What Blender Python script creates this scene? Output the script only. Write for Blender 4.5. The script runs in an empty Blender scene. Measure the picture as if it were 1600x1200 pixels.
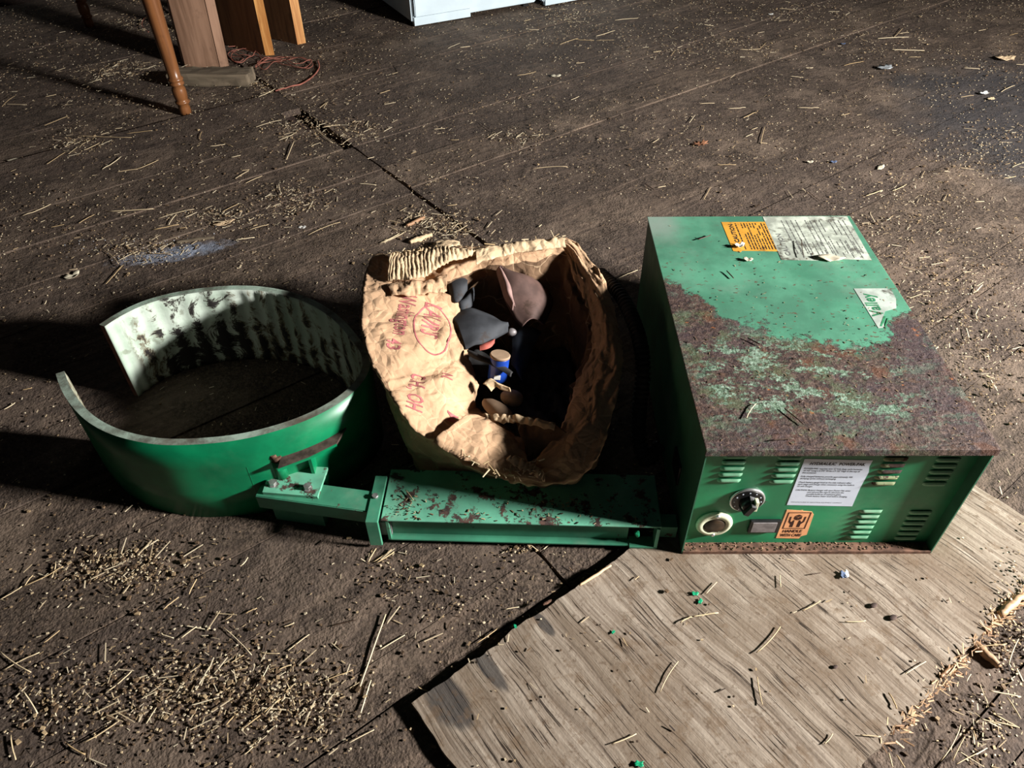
import bpy, bmesh, math, random
from mathutils import Vector, Matrix, noise
from mathutils.bvhtree import BVHTree
R = math.radians
random.seed(7)
S = bpy.context.scene
C = S.collection

# ------------------------------------------------------------------ camera
FPX, PITCH, ROLL, CAMH = 1156.5, 0.744747, -0.011388, 1.1626
_fw = Vector((0, math.cos(PITCH), -math.sin(PITCH))); _up = Vector((0, math.sin(PITCH), math.cos(PITCH))); _rt = Vector((1, 0, 0))
_r2 = _rt*math.cos(ROLL) + _up*math.sin(ROLL); _u2 = _up*math.cos(ROLL) - _rt*math.sin(ROLL)
cd = bpy.data.cameras.new('camera'); cam = bpy.data.objects.new('camera', cd); C.objects.link(cam)
cd.sensor_fit = 'HORIZONTAL'; cd.sensor_width = 36; cd.lens = 36*FPX/1600; cd.clip_start = 0.02
cam.matrix_world = Matrix(((_r2.x, _u2.x, -_fw.x, 0), (_r2.y, _u2.y, -_fw.y, 0), (_r2.z, _u2.z, -_fw.z, CAMH), (0, 0, 0, 1)))
S.camera = cam

# ------------------------------------------------------------------ world and light
W = bpy.data.worlds.new('world'); S.world = W; W.use_nodes = True
bg = W.node_tree.nodes['Background']; bg.inputs[0].default_value = (0.80, 0.90, 1.0, 1); bg.inputs[1].default_value = 0.007
def area(name, loc, target, sx, sy, power, col):
    l = bpy.data.lights.new(name, 'AREA'); l.shape = 'RECTANGLE'; l.size = sx; l.size_y = sy; l.energy = power; l.color = col
    o = bpy.data.objects.new(name, l); C.objects.link(o); o.location = loc
    o.rotation_euler = (Vector(target)-Vector(loc)).to_track_quat('-Z', 'Y').to_euler(); return o
LP = Vector((3.22, 0.27, 1.48))
area('window_daylight', LP, (-0.2, 1.5, 0.1), 0.42, 0.18, 445, (1.0, 0.975, 0.94))
area('added_fill', (-0.6, -2.6, 2.3), (0.2, 1.6, 0.0), 2.0, 1.6, 1.1, (0.86, 0.94, 1.0))  # unseen fill lamp added behind the camera for ambient light, no doorway there
S.view_settings.view_transform = 'Standard'; S.view_settings.look = 'None'
S.view_settings.gamma = 1; S.view_settings.exposure = 0.0; S.view_settings.use_curve_mapping = False

def at(u, v, z=0.0):
    "point of height z seen at a pixel of the photograph"
    d = _fw + _r2*((u-800)/FPX) + _u2*((600-v)/FPX)
    return Vector((0, 0, CAMH)) + d*((z-CAMH)/d.z)

# ------------------------------------------------------------------ node helpers
class NT:
    def __init__(s, name, rough=0.7, metal=0.0, spec=0.4):
        s.m = bpy.data.materials.new(name); s.m.use_nodes = True; s.t = s.m.node_tree; s.N = s.t.nodes; s.L = s.t.links
        s.b = s.N['Principled BSDF']; s.set('Roughness', rough); s.set('Metallic', metal); s.set('Specular IOR Level', spec)
    def set(s, k, v):
        i = s.b.inputs[k]
        if isinstance(v, bpy.types.NodeSocket): s.L.new(v, i)
        elif isinstance(v, tuple): i.default_value = (*v[:3], 1)
        else: i.default_value = v
    def inp(s, n, k, v):
        if isinstance(v, bpy.types.NodeSocket): s.L.new(v, n.inputs[k])
        elif v is not None:
            if isinstance(v, tuple) and len(v) == 3 and n.inputs[k].type == 'RGBA': v = (*v, 1)
            n.inputs[k].default_value = v
    def obj(s): return s.N.new('ShaderNodeTexCoord').outputs['Object']
    def uv(s): return s.N.new('ShaderNodeTexCoord').outputs['UV']
    def gpos(s): return s.N.new('ShaderNodeNewGeometry').outputs['Position']
    def attr(s, a, k='Fac'):
        n = s.N.new('ShaderNodeAttribute'); n.attribute_name = a; return n.outputs[k]
    def rnd(s): return s.N.new('ShaderNodeObjectInfo').outputs['Random']
    def mapv(s, v, sc=(1, 1, 1), rot=(0, 0, 0), loc=(0, 0, 0)):
        n = s.N.new('ShaderNodeMapping'); s.L.new(v, n.inputs[0]); n.inputs['Scale'].default_value = sc; n.inputs['Rotation'].default_value = rot; n.inputs['Location'].default_value = loc
        return n.outputs[0]
    def noise(s, v, scale, det=4, rough=0.55, dist=0.0):
        n = s.N.new('ShaderNodeTexNoise'); s.L.new(v, n.inputs['Vector']); n.inputs['Scale'].default_value = scale
        n.inputs['Detail'].default_value = det; n.inputs['Roughness'].default_value = rough; n.inputs['Distortion'].default_value = dist
        return n.outputs['Fac']
    def vor(s, v, scale, feat='F1', out='Distance', rnd=1.0):
        n = s.N.new('ShaderNodeTexVoronoi'); n.feature = feat; s.L.new(v, n.inputs['Vector']); n.inputs['Scale'].default_value = scale; n.inputs['Randomness'].default_value = rnd
        return n.outputs[out]
    def mr(s, v, a, b, c=0.0, d=1.0, smooth=True):
        n = s.N.new('ShaderNodeMapRange'); n.interpolation_type = 'SMOOTHSTEP' if smooth else 'LINEAR'
        s.inp(n, 0, v); s.inp(n, 1, a); s.inp(n, 2, b); s.inp(n, 3, c); s.inp(n, 4, d); return n.outputs[0]
    def math(s, op, a, b=None, c=None):
        n = s.N.new('ShaderNodeMath'); n.operation = op; s.inp(n, 0, a); s.inp(n, 1, b); s.inp(n, 2, c); return n.outputs[0]
    def mix(s, f, a, b, mode='MIX'):
        n = s.N.new('ShaderNodeMix'); n.data_type = 'RGBA'; n.blend_type = mode; n.clamp_factor = True
        s.inp(n, 0, f); s.inp(n, 6, a); s.inp(n, 7, b); return n.outputs[2]
    def xyz(s, v):
        n = s.N.new('ShaderNodeSeparateXYZ'); s.L.new(v, n.inputs[0]); return n.outputs
    def ramp(s, f, stops):
        n = s.N.new('ShaderNodeValToRGB'); s.L.new(f, n.inputs[0]); e = n.color_ramp.elements
        while len(e) < len(stops): e.new(0.5)
        for k, (p, c) in enumerate(stops): e[k].position = p; e[k].color = (*c, 1)
        return n.outputs[0]
    def curve(s, f, pts):
        n = s.N.new('ShaderNodeFloatCurve'); s.L.new(f, n.inputs['Value']); cv = n.mapping.curves[0]
        cv.points[0].location = pts[0]; cv.points[1].location = pts[-1]
        for p in pts[1:-1]: cv.points.new(*p)
        n.mapping.update(); return n.outputs[0]
    def bump(s, h, st=0.5, dist=0.002, prev=None):
        n = s.N.new('ShaderNodeBump'); n.inputs['Strength'].default_value = st; n.inputs['Distance'].default_value = dist
        s.L.new(h, n.inputs['Height'])
        if prev: s.L.new(prev, n.inputs['Normal'])
        return n.outputs[0]
    def nrm(s, v): s.L.new(v, s.b.inputs['Normal'])

def sr(r, g, b):
    f = lambda c: (c/255/12.92) if c/255 <= 0.04045 else ((c/255+0.055)/1.055)**2.4
    return (f(r), f(g), f(b))

def simple(name, col, rough=0.6, metal=0.0, spec=0.4, var=0.25, sc=30, dirt=0.0, bumpst=0.2):
    m = NT(name, rough, metal, spec); v = m.obj(); n = m.noise(v, sc, 5)
    dark = tuple(c*(1-var) for c in col); lite = tuple(min(1, c*(1+var)) for c in col)
    c = m.mix(m.mr(n, 0.35, 0.65), dark, lite)
    if dirt: c = m.mix(m.mr(m.noise(v, sc*0.45, 6, 0.7), 0.62-dirt*0.25, 0.72-dirt*0.2, 0, 0.85), c, sr(52, 38, 28))
    m.set('Base Color', c); m.nrm(m.bump(n, bumpst, 0.001)); return m.m

PA = R(36.8); DX, DY = math.cos(PA), math.sin(PA)      # direction the floor boards run
def st2w(s, t): return (s*DX + t*DY, s*DY - t*DX)      # along boards, across boards (towards the camera)
def w2st(x, y): return (x*DX + y*DY, x*DY - y*DX)

def mat_floor():
    m = NT('dirty_floor_boards', 0.9, 0, 0.25); p = m.gpos()
    q = m.mapv(p, rot=(0, 0, -PA))
    streak = m.noise(m.mapv(q, (3, 55, 3)), 1.0, 6, 0.6, 0.3)
    big = m.noise(p, 2.3, 4, 0.6); mid = m.noise(p, 11, 5, 0.6); fine = m.noise(p, 130, 6, 0.65); grit = m.vor(p, 210)
    tone = m.attr('tone')
    wood = m.mix(m.mr(streak, 0.35, 0.68), sr(72, 61, 53), sr(128, 109, 94))
    dirt = m.mix(m.mr(fine, 0.3, 0.7), sr(46, 38, 33), sr(104, 89, 76))
    cover = m.mr(m.math('ADD', m.math('MULTIPLY', big, 0.6), m.math('MULTIPLY', mid, 0.4)), 0.44, 0.56)
    worn = m.mr(m.noise(p, 4.3, 3), 0.50, 0.62)
    c = m.mix(m.mr(cover, 0, 1, 0.45, 1.0), wood, dirt)
    c = m.mix(m.math('MULTIPLY', worn, 0.5), c, sr(126, 109, 94)); c = m.mix(m.mr(m.noise(p, 24, 7, .72), 0.5, 0.64, 0, .55), c, sr(50, 41, 36)); c = m.mix(m.mr(m.noise(p, 95, 6, .75), 0.58, 0.66, 0, .6), c, sr(146, 128, 108))
    c = m.mix(m.mr(tone, 0, 1, 0.0, 0.35), c, sr(70, 60, 56))
    # damp dark bluish stain on the boards at the right
    x, y, z = m.xyz(p)[0], m.xyz(p)[1], m.xyz(p)[2]
    dx = m.math('DIVIDE', m.math('SUBTRACT', x, 2.05), 0.62); dy = m.math('DIVIDE', m.math('SUBTRACT', y, 2.62), 0.75)
    rr = m.math('ADD', m.math('MULTIPLY', dx, dx), m.math('MULTIPLY', dy, dy))
    st = m.mr(m.math('ADD', rr, m.math('MULTIPLY', m.noise(p, 6, 5), 1.5)), 1.15, 1.95, 0.62, 0.0)
    c = m.mix(st, c, sr(48, 52, 58))
    # flat dried patch of pale powder on the boards
    e1 = m.math('DIVIDE', m.math('SUBTRACT', x, -0.965), 0.16); e2 = m.math('DIVIDE', m.math('SUBTRACT', m.math('SUBTRACT', y, 1.83), m.math('MULTIPLY', e1, 0.05)), 0.045)
    er = m.math('ADD', m.math('MULTIPLY', e1, e1), m.math('MULTIPLY', e2, e2))
    pw = m.mr(m.math('ADD', er, m.math('MULTIPLY', m.noise(p, 45, 5), 2.2)), 1.1, 2.4, 0.55, 0.0)
    c = m.mix(pw, c, sr(165, 178, 200))
    c = m.mix(m.mr(m.noise(p, 60, 3), 0.66, 0.72, 0, 0.5), c, sr(38, 30, 26))
    m.set('Base Color', c)
    h = m.math('ADD', m.math('MULTIPLY', fine, 0.9), m.math('MULTIPLY', m.noise(p, 38, 4, 0.6), 1.3))
    h = m.math('SUBTRACT', h, m.math('MULTIPLY', grit, 0.35))
    n1 = m.bump(streak, 0.35, 0.002)
    h = m.math('MULTIPLY', h, m.mr(m.noise(p, 7, 5, .6), .38, .62, .35, 1.15)); n2 = m.bump(h, 0.75, 0.006, n1); n3 = m.bump(mid, 0.5, 0.012, n2)
    m.nrm(n3); return m.m

def mat_ply():
    m = NT('weathered_plywood', 0.88, 0, 0.25); p = m.gpos(); q = m.mapv(p, rot=(0, 0, -PA))
    # grain runs across the board, towards the camera
    warp = m.noise(p, 3.2, 2, 0.5)
    comb = m.N.new('ShaderNodeVectorMath'); comb.operation = 'MULTIPLY_ADD'
    w3 = m.N.new('ShaderNodeCombineXYZ'); m.L.new(warp, w3.inputs[0]); w3.inputs[1].default_value = 0
    m.L.new(w3.outputs[0], comb.inputs[0]); comb.inputs[1].default_value = (0.06, 0, 0); m.L.new(q, comb.inputs[2]); qq = comb.outputs[0]
    g1 = m.noise(m.mapv(qq, (70, 3.2, 1)), 1.0, 6, 0.62, 0.2); g2 = m.noise(m.mapv(qq, (230, 7, 1)), 1.0, 3, 0.6); rings = m.noise(m.mapv(qq, (17, 1.2, 1)), 1.0, 3, 0.5)
    gm = m.math('ADD', m.math('MULTIPLY', g1, .55), m.math('MULTIPLY', g2, .45)); c = m.ramp(gm, [(0.33, sr(62, 52, 44)), (0.44, sr(120, 106, 92)), (0.58, sr(156, 143, 128)), (0.75, sr(178, 168, 154))])
    c = m.mix(m.mr(rings, 0.42, 0.62, 0, 0.35), c, sr(104, 88, 70))
    c = m.mix(m.mr(m.noise(p, 7, 7, .65), 0.45, 0.65, 0, 0.75), c, sr(112, 96, 80))
    crack = m.mr(g2, 0.36, 0.43, 1, 0); crack = m.math('MULTIPLY', crack, m.mr(m.noise(p, 11, 4), 0.42, 0.56))
    c = m.mix(m.math('MULTIPLY', crack, 0.85), c, sr(34, 26, 20))
    # scorched dark patches near the front corner
    def spot(px, py, ru, rv):
        s0, t0 = w2st(px, py); s0v = m.xyz(q)
        a = m.math('DIVIDE', m.math('SUBTRACT', s0v[0], s0), ru); b = m.math('DIVIDE', m.math('ADD', s0v[1], t0), rv)
        r = m.math('ADD', m.math('MULTIPLY', a, a), m.math('MULTIPLY', b, b))
        return m.mr(m.math('ADD', r, m.math('MULTIPLY', g1, 1.2)), 1.1, 1.7, 0.8, 0)
    a1 = at(765, 1045, .014); a2 = at(700, 1095, .014); a3 = at(850, 975, .014)
    for (P, u, v) in ((a1, .014, .055), (a2, .03, .06), (a3, .010, .03)): c = m.mix(spot(P.x, P.y, u, v), c, sr(52, 50, 50))
    c = m.mix(m.mr(m.noise(p, 90, 6, .7), 0.56, 0.66, 0, .6), c, sr(84, 66, 50)); c = m.mix(m.mr(m.noise(p, 26, 6, .7), 0.54, 0.64, 0, .5), c, sr(104, 84, 64))
    m.set('Base Color', c)
    n1 = m.bump(g1, 0.6, 0.003); n2 = m.bump(m.math('MULTIPLY', crack, -1.0), 0.8, 0.003, n1); n3 = m.bump(m.noise(p, 160, 4), 0.35, 0.002, n2)
    m.nrm(n3); return m.m

def green_base(m, v, base=(34, 128, 88)):
    n = m.noise(v, 9, 5, 0.6); f = m.noise(v, 70, 5, 0.65)
    c = m.mix(m.mr(n, 0.35, 0.68), sr(*[k*0.88 for k in base]), sr(*[min(255, k*1.1) for k in base]))
    return c, n, f
def mat_green(name, base=(20, 138, 92), rust=0.35, rough=0.42, dust=0.2):
    m = NT(name, rough, 0, 0.5); v = m.obj(); c, n, f = green_base(m, v, base)
    c = m.mix(m.mr(m.noise(v, 6, 6, 0.7), 0.5, 0.75, 0, dust), c, sr(150, 160, 140))
    k = m.mr(m.noise(v, 28, 7, 0.72), 0.70-rust*0.22, 0.75-rust*0.22)
    c = m.mix(k, c, m.mix(m.mr(f, .4, .6), sr(54, 40, 37), sr(88, 64, 54)))
    m.set('Base Color', c); m.set('Roughness', m.mr(k, 0, 1, rough, 0.9)); m.nrm(m.bump(m.math('MULTIPLY', k, f), 0.5, 0.0015)); return m.m

def mat_lid():
    m = NT('rusted_green_lid', 0.5, 0, 0.35); v = m.obj(); x, y, z = m.xyz(v)[0], m.xyz(v)[1], m.xyz(v)[2]
    c, n, f = green_base(m, v, (82, 138, 112))
    c = m.mix(m.mr(m.noise(v, 5, 5, 0.7), 0.48, 0.7, 0, 0.5), c, sr(116, 138, 122))
    c = m.mix(m.mr(m.noise(v, 13, 4), 0.42, 0.7, 0, .35), c, sr(54, 118, 90))
    # edge of the rusted area, deepest in the middle
    edge = m.curve(m.math('DIVIDE', x, 0.455), [(0.0, .46), (0.1, .42), (0.2, .345), (0.33, .31), (0.47, .272), (0.6, .25), (0.7, .245), (0.8, .262), (0.88, .31), (0.94, .355), (1.0, .37)])
    wob = m.math('MULTIPLY', m.math('SUBTRACT', m.noise(v, 20, 9, 0.8), 0.5), 0.26)
    d = m.math('SUBTRACT', m.math('ADD', edge, wob), y)
    mask = m.mr(d, -0.004, 0.012)
    streaks = m.noise(m.mapv(v, (16, 26, 16)), 1.0, 7, 0.74)
    # paint islands surviving inside the rust
    midb = m.math('MULTIPLY', m.mr(x, 0.0, 0.06), m.mr(x, 0.40, 0.28)); midb = m.math('MULTIPLY', midb, m.math('MULTIPLY', m.mr(y, 0.05, 0.1), m.mr(y, 0.32, 0.2)))
    isl = m.math('MULTIPLY', m.mr(m.math('ADD', streaks, m.math('MULTIPLY', m.math('SUBTRACT', m.noise(v, 170, 4, .7), .5), .35)), 0.515, 0.585), m.math('ADD', m.math('MULTIPLY', midb, 0.8), 0.12))
    fl = m.noise(v, 150, 5, 0.7)
    rust = m.ramp(fl, [(0.32, sr(34, 26, 26)), (0.45, sr(62, 48, 45)), (0.56, sr(84, 66, 58)), (0.70, sr(126, 106, 96))])
    rust = m.mix(m.mr(m.noise(v, 19, 4), 0.56, 0.66, 0, .6), rust, sr(104, 66, 42))
    rust = m.mix(m.mr(m.noise(v, 40, 3), 0.70, 0.74, 0, .8), rust, sr(176, 104, 48))
    rust = m.mix(m.mr(m.noise(v, 8, 3), 0.42, 0.62, 0, .45), rust, sr(70, 58, 64)); rust = m.mix(m.math('MULTIPLY', m.mr(m.noise(v, 14, 8, .75), 0.50, 0.60, 0, .75), m.mr(x, .42, .25)), rust, sr(84, 92, 66))
    c2 = m.mix(m.math('MULTIPLY', mask, m.math('SUBTRACT', 1.0, isl)), c, rust)
    c2 = m.mix(m.math('MULTIPLY', isl, mask), c2, m.mix(m.mr(fl, .45, .6), sr(92, 110, 88), sr(146, 166, 148)))
    # scattered chips in the paint
    chip = m.mr(m.noise(m.mapv(v, (1, 1.6, 1)), 46, 6, 0.7), 0.60, 0.635)
    c2 = m.mix(m.math('MULTIPLY', chip, m.mr(y, 0.62, 0.5, .25, 0.9)), c2, sr(92, 70, 56))
    back = m.math('MULTIPLY', m.mr(x, 0.09, 0.02), m.mr(y, 0.58, 0.68))
    c2 = m.mix(m.math('MULTIPLY', back, .6), c2, sr(150, 158, 150))
    m.set('Base Color', c2); m.set('Roughness', m.mr(mask, 0, 1, 0.5, 0.6))
    h = m.math('MULTIPLY', m.mr(mask, 0, 1, 0.04, 1), m.math('ADD', fl, m.math('MULTIPLY', m.noise(v, 60, 5, .6), 1.2)))
    m.nrm(m.bump(h, 0.85, 0.003)); return m.m

def mat_card(name, base, dark=False):
    m = NT(name, 0.85, 0, 0.2); v = m.obj()
    c = m.mix(m.mr(m.noise(v, 14, 5, 0.65), 0.35, 0.7), sr(*base), sr(*[min(255, k*1.13) for k in base]))
    c = m.mix(m.mr(m.noise(v, 6, 4), 0.55, 0.75, 0, .5), c, sr(146, 118, 90))
    c = m.mix(m.mr(m.noise(v, 75, 5, .7), 0.6, 0.72, 0, .5), c, sr(98, 74, 52))
    w1 = m.N.new('ShaderNodeVectorMath'); w1.operation = 'MULTIPLY_ADD'; nz = m.N.new('ShaderNodeTexNoise'); m.L.new(v, nz.inputs['Vector']); nz.inputs['Scale'].default_value = 9; m.L.new(nz.outputs['Color'], w1.inputs[0]); w1.inputs[1].default_value = (.09, .09, .09); m.L.new(v, w1.inputs[2]); vw = w1.outputs[0]
    crease = m.vor(vw, 13, 'DISTANCE_TO_EDGE'); crease2 = m.vor(vw, 41, 'DISTANCE_TO_EDGE')
    c = m.mix(m.math('MULTIPLY', m.mr(crease, 0.0, 0.02, .4, 0), m.mr(m.noise(v, 17, 3), .4, .6)), c, sr(226, 196, 160))
    c = m.mix(m.mr(m.noise(v, 3.5, 3), 0.6, 0.7, 0, .35), c, sr(120, 94, 70))
    m.set('Base Color', c)
    corr = m.N.new('ShaderNodeTexWave'); m.L.new(v, corr.inputs[0]); corr.inputs['Scale'].default_value = 60; corr.bands_direction = 'Y'; corr.inputs['Distortion'].default_value = 1.5
    n1 = m.bump(m.mr(crease, 0, 0.5, smooth=False), 0.5, 0.010); n2 = m.bump(m.mr(crease2, 0, 0.5, smooth=False), 0.45, 0.005, n1); n3 = m.bump(m.noise(v, 45, 5), 0.4, 0.003, n2); n4 = m.bump(corr.outputs[1], 0.10, 0.0008, n3)
    m.nrm(n4); return m.m

def mat_liner():
    m = NT('pale_ribbed_liner', 0.6, 0, 0.3); u = m.uv(); x, y = m.xyz(u)[0], m.xyz(u)[1]; v = m.obj()
    c = m.mix(m.mr(m.noise(v, 8, 4), 0.3, 0.7), sr(166, 184, 166), sr(206, 216, 204))
    warm = m.mr(x, 0.68, 0.50); c = m.mix(m.math('MULTIPLY', warm, .55), c, sr(138, 124, 92))
    ribs = m.math('SINE', m.math('MULTIPLY', x, 262.0))
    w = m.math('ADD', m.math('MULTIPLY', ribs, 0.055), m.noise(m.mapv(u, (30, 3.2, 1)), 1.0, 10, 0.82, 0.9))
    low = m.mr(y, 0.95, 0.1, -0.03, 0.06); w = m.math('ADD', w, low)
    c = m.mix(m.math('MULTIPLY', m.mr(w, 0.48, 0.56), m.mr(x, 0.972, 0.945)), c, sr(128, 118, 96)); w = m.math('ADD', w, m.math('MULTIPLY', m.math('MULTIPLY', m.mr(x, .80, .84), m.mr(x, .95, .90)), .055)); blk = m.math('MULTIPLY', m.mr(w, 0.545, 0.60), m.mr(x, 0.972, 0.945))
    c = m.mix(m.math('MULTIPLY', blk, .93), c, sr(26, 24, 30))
    c = m.mix(m.mr(m.noise(v, 30, 5), 0.6, 0.7, 0, .5), c, sr(96, 92, 70))
    m.set('Base Color', c); m.nrm(m.bump(m.noise(v, 60, 5), 0.5, 0.002)); return m.m

def mat_rim():
    m = NT('scuffed_rim', 0.6, 0, 0.4); v = m.obj()
    c = m.mix(m.mr(m.noise(v, 14, 6, .7), 0.35, 0.65), sr(98, 98, 88), sr(166, 186, 170))
    c = m.mix(m.mr(m.noise(v, 5, 3), 0.52, 0.66, 0, .7), c, sr(96, 80, 68)); m.set('Base Color', c); m.nrm(m.bump(m.noise(v, 120, 4), 0.5, 0.001)); return m.m

def mat_wood(name, a, b, sc=1.0, rough=0.5, axis='Z', bumpst=0.25):
    m = NT(name, rough, 0, 0.4); v = m.obj(); k = {'Z': (40, 40, 2.5), 'X': (2.5, 40, 40), 'Y': (40, 2.5, 40)}[axis]
    g = m.noise(m.mapv(v, tuple(i*sc for i in k)), 1.0, 6, 0.6, 0.4); c = m.mix(m.mr(g, .33, .68), sr(*a), sr(*b))
    c = m.mix(m.mr(m.noise(v, 12, 5), .58, .7, 0, .4), c, sr(*[i*0.6 for i in a])); m.set('Base Color', c); m.nrm(m.bump(g, bumpst, .001)); return m.m

def mat_straw(name, a, b):
    m = NT(name, 0.55, 0, 0.4); r = m.attr('tone'); q = m.rnd()
    f = m.math('FRACT', m.math('ADD', r, q)); m.set('Base Color', m.mix(f, sr(*a), sr(*b))); return m.m

M = {}
M['floor'] = mat_floor(); M['ply'] = mat_ply(); M['lid'] = mat_lid(); M['liner'] = mat_liner(); M['rim'] = mat_rim()
M['green'] = mat_green('green_enamel_dimmed', (6, 116, 74), 0.08, 0.36, 0.08)  # deep green enamel, darkened further to stand in for weaker light on the drum
M['green_panel'] = mat_green('green_panel_paint', (34, 128, 84), 0.18, 0.45, 0.15)
M['green_side'] = mat_green('green_side_paint', (52, 112, 84), 0.15, 0.5, 0.3)
M['green_dusty_lit'] = mat_green('green_dusty_rusted_lit', (104, 176, 146), 0.75, 0.55, 0.5)  # dust and rust, with the green lightened to stand in for light on the channel
M['green_bracket'] = mat_green('green_bracket_paint', (62, 130, 102), 0.3, 0.5, 0.35)
M['louvre'] = mat_green('dusty_louvre_green', (112, 170, 134), 0.35, 0.5, 0.6)
M['louvre_rust'] = mat_green('rusted_louvre', (140, 150, 110), .95, 0.6, 0.6)
M['rust'] = simple('brown_rust', sr(98, 72, 58), 0.85, 0, .25, .45, 55, 0, .8)
M['darkrust'] = simple('dark_dirty_steel', sr(74, 60, 54), 0.85, 0, .25, .4, 60, 0, .8)
M['redrust'] = simple('red_rust_edge', sr(112, 74, 62), 0.8, 0, .25, .35, 40, 0, .6)
M['steel'] = simple('dull_zinc_bolt', sr(170, 168, 166), 0.45, .7, .5, .25, 60, .2)
M['card'] = mat_card('kraft_cardboard', (180, 147, 116))
M['card_in_shaded'] = mat_card('kraft_cardboard_inside_shaded', (98, 76, 58))  # same board darkened, putting the carton's inner shade into the colour
M['card_torn'] = mat_card('torn_corrugated_edge', (200, 174, 140))
M['print'] = simple('faded_red_print', sr(168, 98, 98), .8, 0, .2, .3, 40)
M['ink'] = simple('black_ink', sr(34, 32, 36), .6, 0, .3, .2, 30)
M['faintink'] = simple('faded_grey_ink', sr(112, 112, 108), .6, 0, .3, .2, 30)
M['brownink'] = simple('dark_brown_ink', sr(60, 34, 26), .6, 0, .3, .2, 30)
M['greenink'] = simple('green_print', sr(52, 122, 84), .6, 0, .3, .3, 60)
M['white_label'] = simple('white_label_paper', sr(214, 222, 236), .5, 0, .3, .05, 20)
M['aged_label'] = simple('aged_white_label', sr(176, 182, 168), .65, 0, .3, .3, 40, .35)
M['valley_label'] = simple('grey_worn_label', sr(166, 176, 166), .6, 0, .3, .2, 30, .2)
M['yellow'] = simple('yellow_label', sr(208, 150, 56), .6, 0, .3, .1, 30, .05)
M['orange'] = simple('orange_sticker', sr(240, 172, 122), .55, 0, .3, .08, 30)
M['black'] = simple('black_plastic', sr(26, 26, 28), .35, 0, .5, .2, 40)
M['grey'] = simple('grey_switch_plate', sr(128, 122, 122), .5, .2, .5, .25, 60)
M['chrome'] = simple('bright_metal', sr(205, 205, 205), .3, .8, .5, .15, 60)
M['ivory'] = simple('ivory_plastic_ring', sr(206, 208, 178), .45, 0, .5, .1, 40)
M['socket'] = simple('dark_brown_socket', sr(48, 36, 24), .35, 0, .6, .4, 60)
M['rubber'] = simple('black_rubber', sr(44, 43, 43), .75, 0, .35, .3, 40, .0)
M['grey_rubber'] = simple('dusty_grey_rubber', sr(54, 56, 60), .75, 0, .3, .25, 22, .15, .5)
M['blue_rubber'] = simple('blue_grey_rubber', sr(56, 64, 76), .7, 0, .3, .2, 22, .1, .4)
M['leather'] = simple('brown_leather', sr(82, 62, 56), .7, 0, .3, .25, 24, .25, .5)
M['pinkin'] = simple('pinkish_lining', sr(140, 112, 106), .7, 0, .3, .2, 30)
M['tan'] = simple('tan_sole', sr(158, 132, 108), .75, 0, .3, .15, 30, .1)
M['blue'] = simple('blue_tin_paint', sr(28, 66, 158), .35, .1, .5, .25, 30)
M['red'] = simple('red_scrap', sr(168, 88, 76), .7, 0, .3, .2, 30)
M['legwood'] = mat_wood('varnished_leg_wood', (94, 58, 34), (130, 84, 50), 1, .3)
M['pinkwood'] = mat_wood('old_pink_brown_board', (116, 86, 66), (162, 126, 102), .6, .7)
M['oak'] = mat_wood('oak_edge', (170, 112, 58), (222, 166, 100), 1.2, .45)
M['brownpanel'] = mat_wood('brown_panel', (86, 56, 34), (112, 76, 48), 1, .5)
M['block'] = mat_wood('dusty_block', (84, 74, 60), (118, 104, 86), .8, .9, 'X', .8)
M['enamel'] = simple('white_enamel', sr(206, 222, 230), .35, 0, .5, .06, 8, .0)
M['straw'] = mat_straw('dry_straw', (234, 216, 180), (180, 152, 110))
M['twig'] = mat_straw('dark_twig', (78, 58, 42), (52, 38, 28))
def mat_chaff():
    m = NT('mixed_chaff', 0.7, 0, 0.25); m.set('Base Color', m.ramp(m.attr('tone'), [(0.0, sr(228, 214, 184)), (0.3, sr(182, 158, 122)), (0.55, sr(116, 94, 72)), (1.0, sr(40, 31, 25))])); return m.m
M['chaff'] = mat_chaff()
M['splinter'] = mat_straw('splintered_wood', (222, 190, 150), (150, 112, 82))
M['twine'] = simple('faded_orange_twine', sr(150, 92, 78), .7, 0, .3, .25, 30)
M['leaf_w'] = simple('bleached_leaf', sr(206, 196, 172), .7, 0, .3, .2, 40)
M['leaf_o'] = simple('brown_oak_leaf', sr(140, 96, 70), .7, 0, .3, .3, 40)
M['foil'] = simple('crumpled_foil', sr(206, 212, 216), .3, .5, .6, .15, 60)
M['paper'] = simple('white_paper_scrap', sr(225, 225, 220), .7, 0, .3, .05, 40)
M['bluebit'] = simple('blue_plastic_bit', sr(92, 106, 134), .5, 0, .3, .2, 40)
M['greenbit'] = simple('green_paint_chip', sr(20, 150, 104), .5, 0, .3, .2, 40)
M['powder'] = simple('white_powder_grain', sr(215, 222, 232), .8, 0, .3, .08, 40)
M['wall'] = mat_wood('old_barn_boards', (84, 70, 56), (120, 102, 84), .3, .85)
M['glass'] = NT('window_glass', .05).m
M['glass'].node_tree.nodes['Principled BSDF'].inputs['Transmission Weight'].default_value = 1.0

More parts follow.
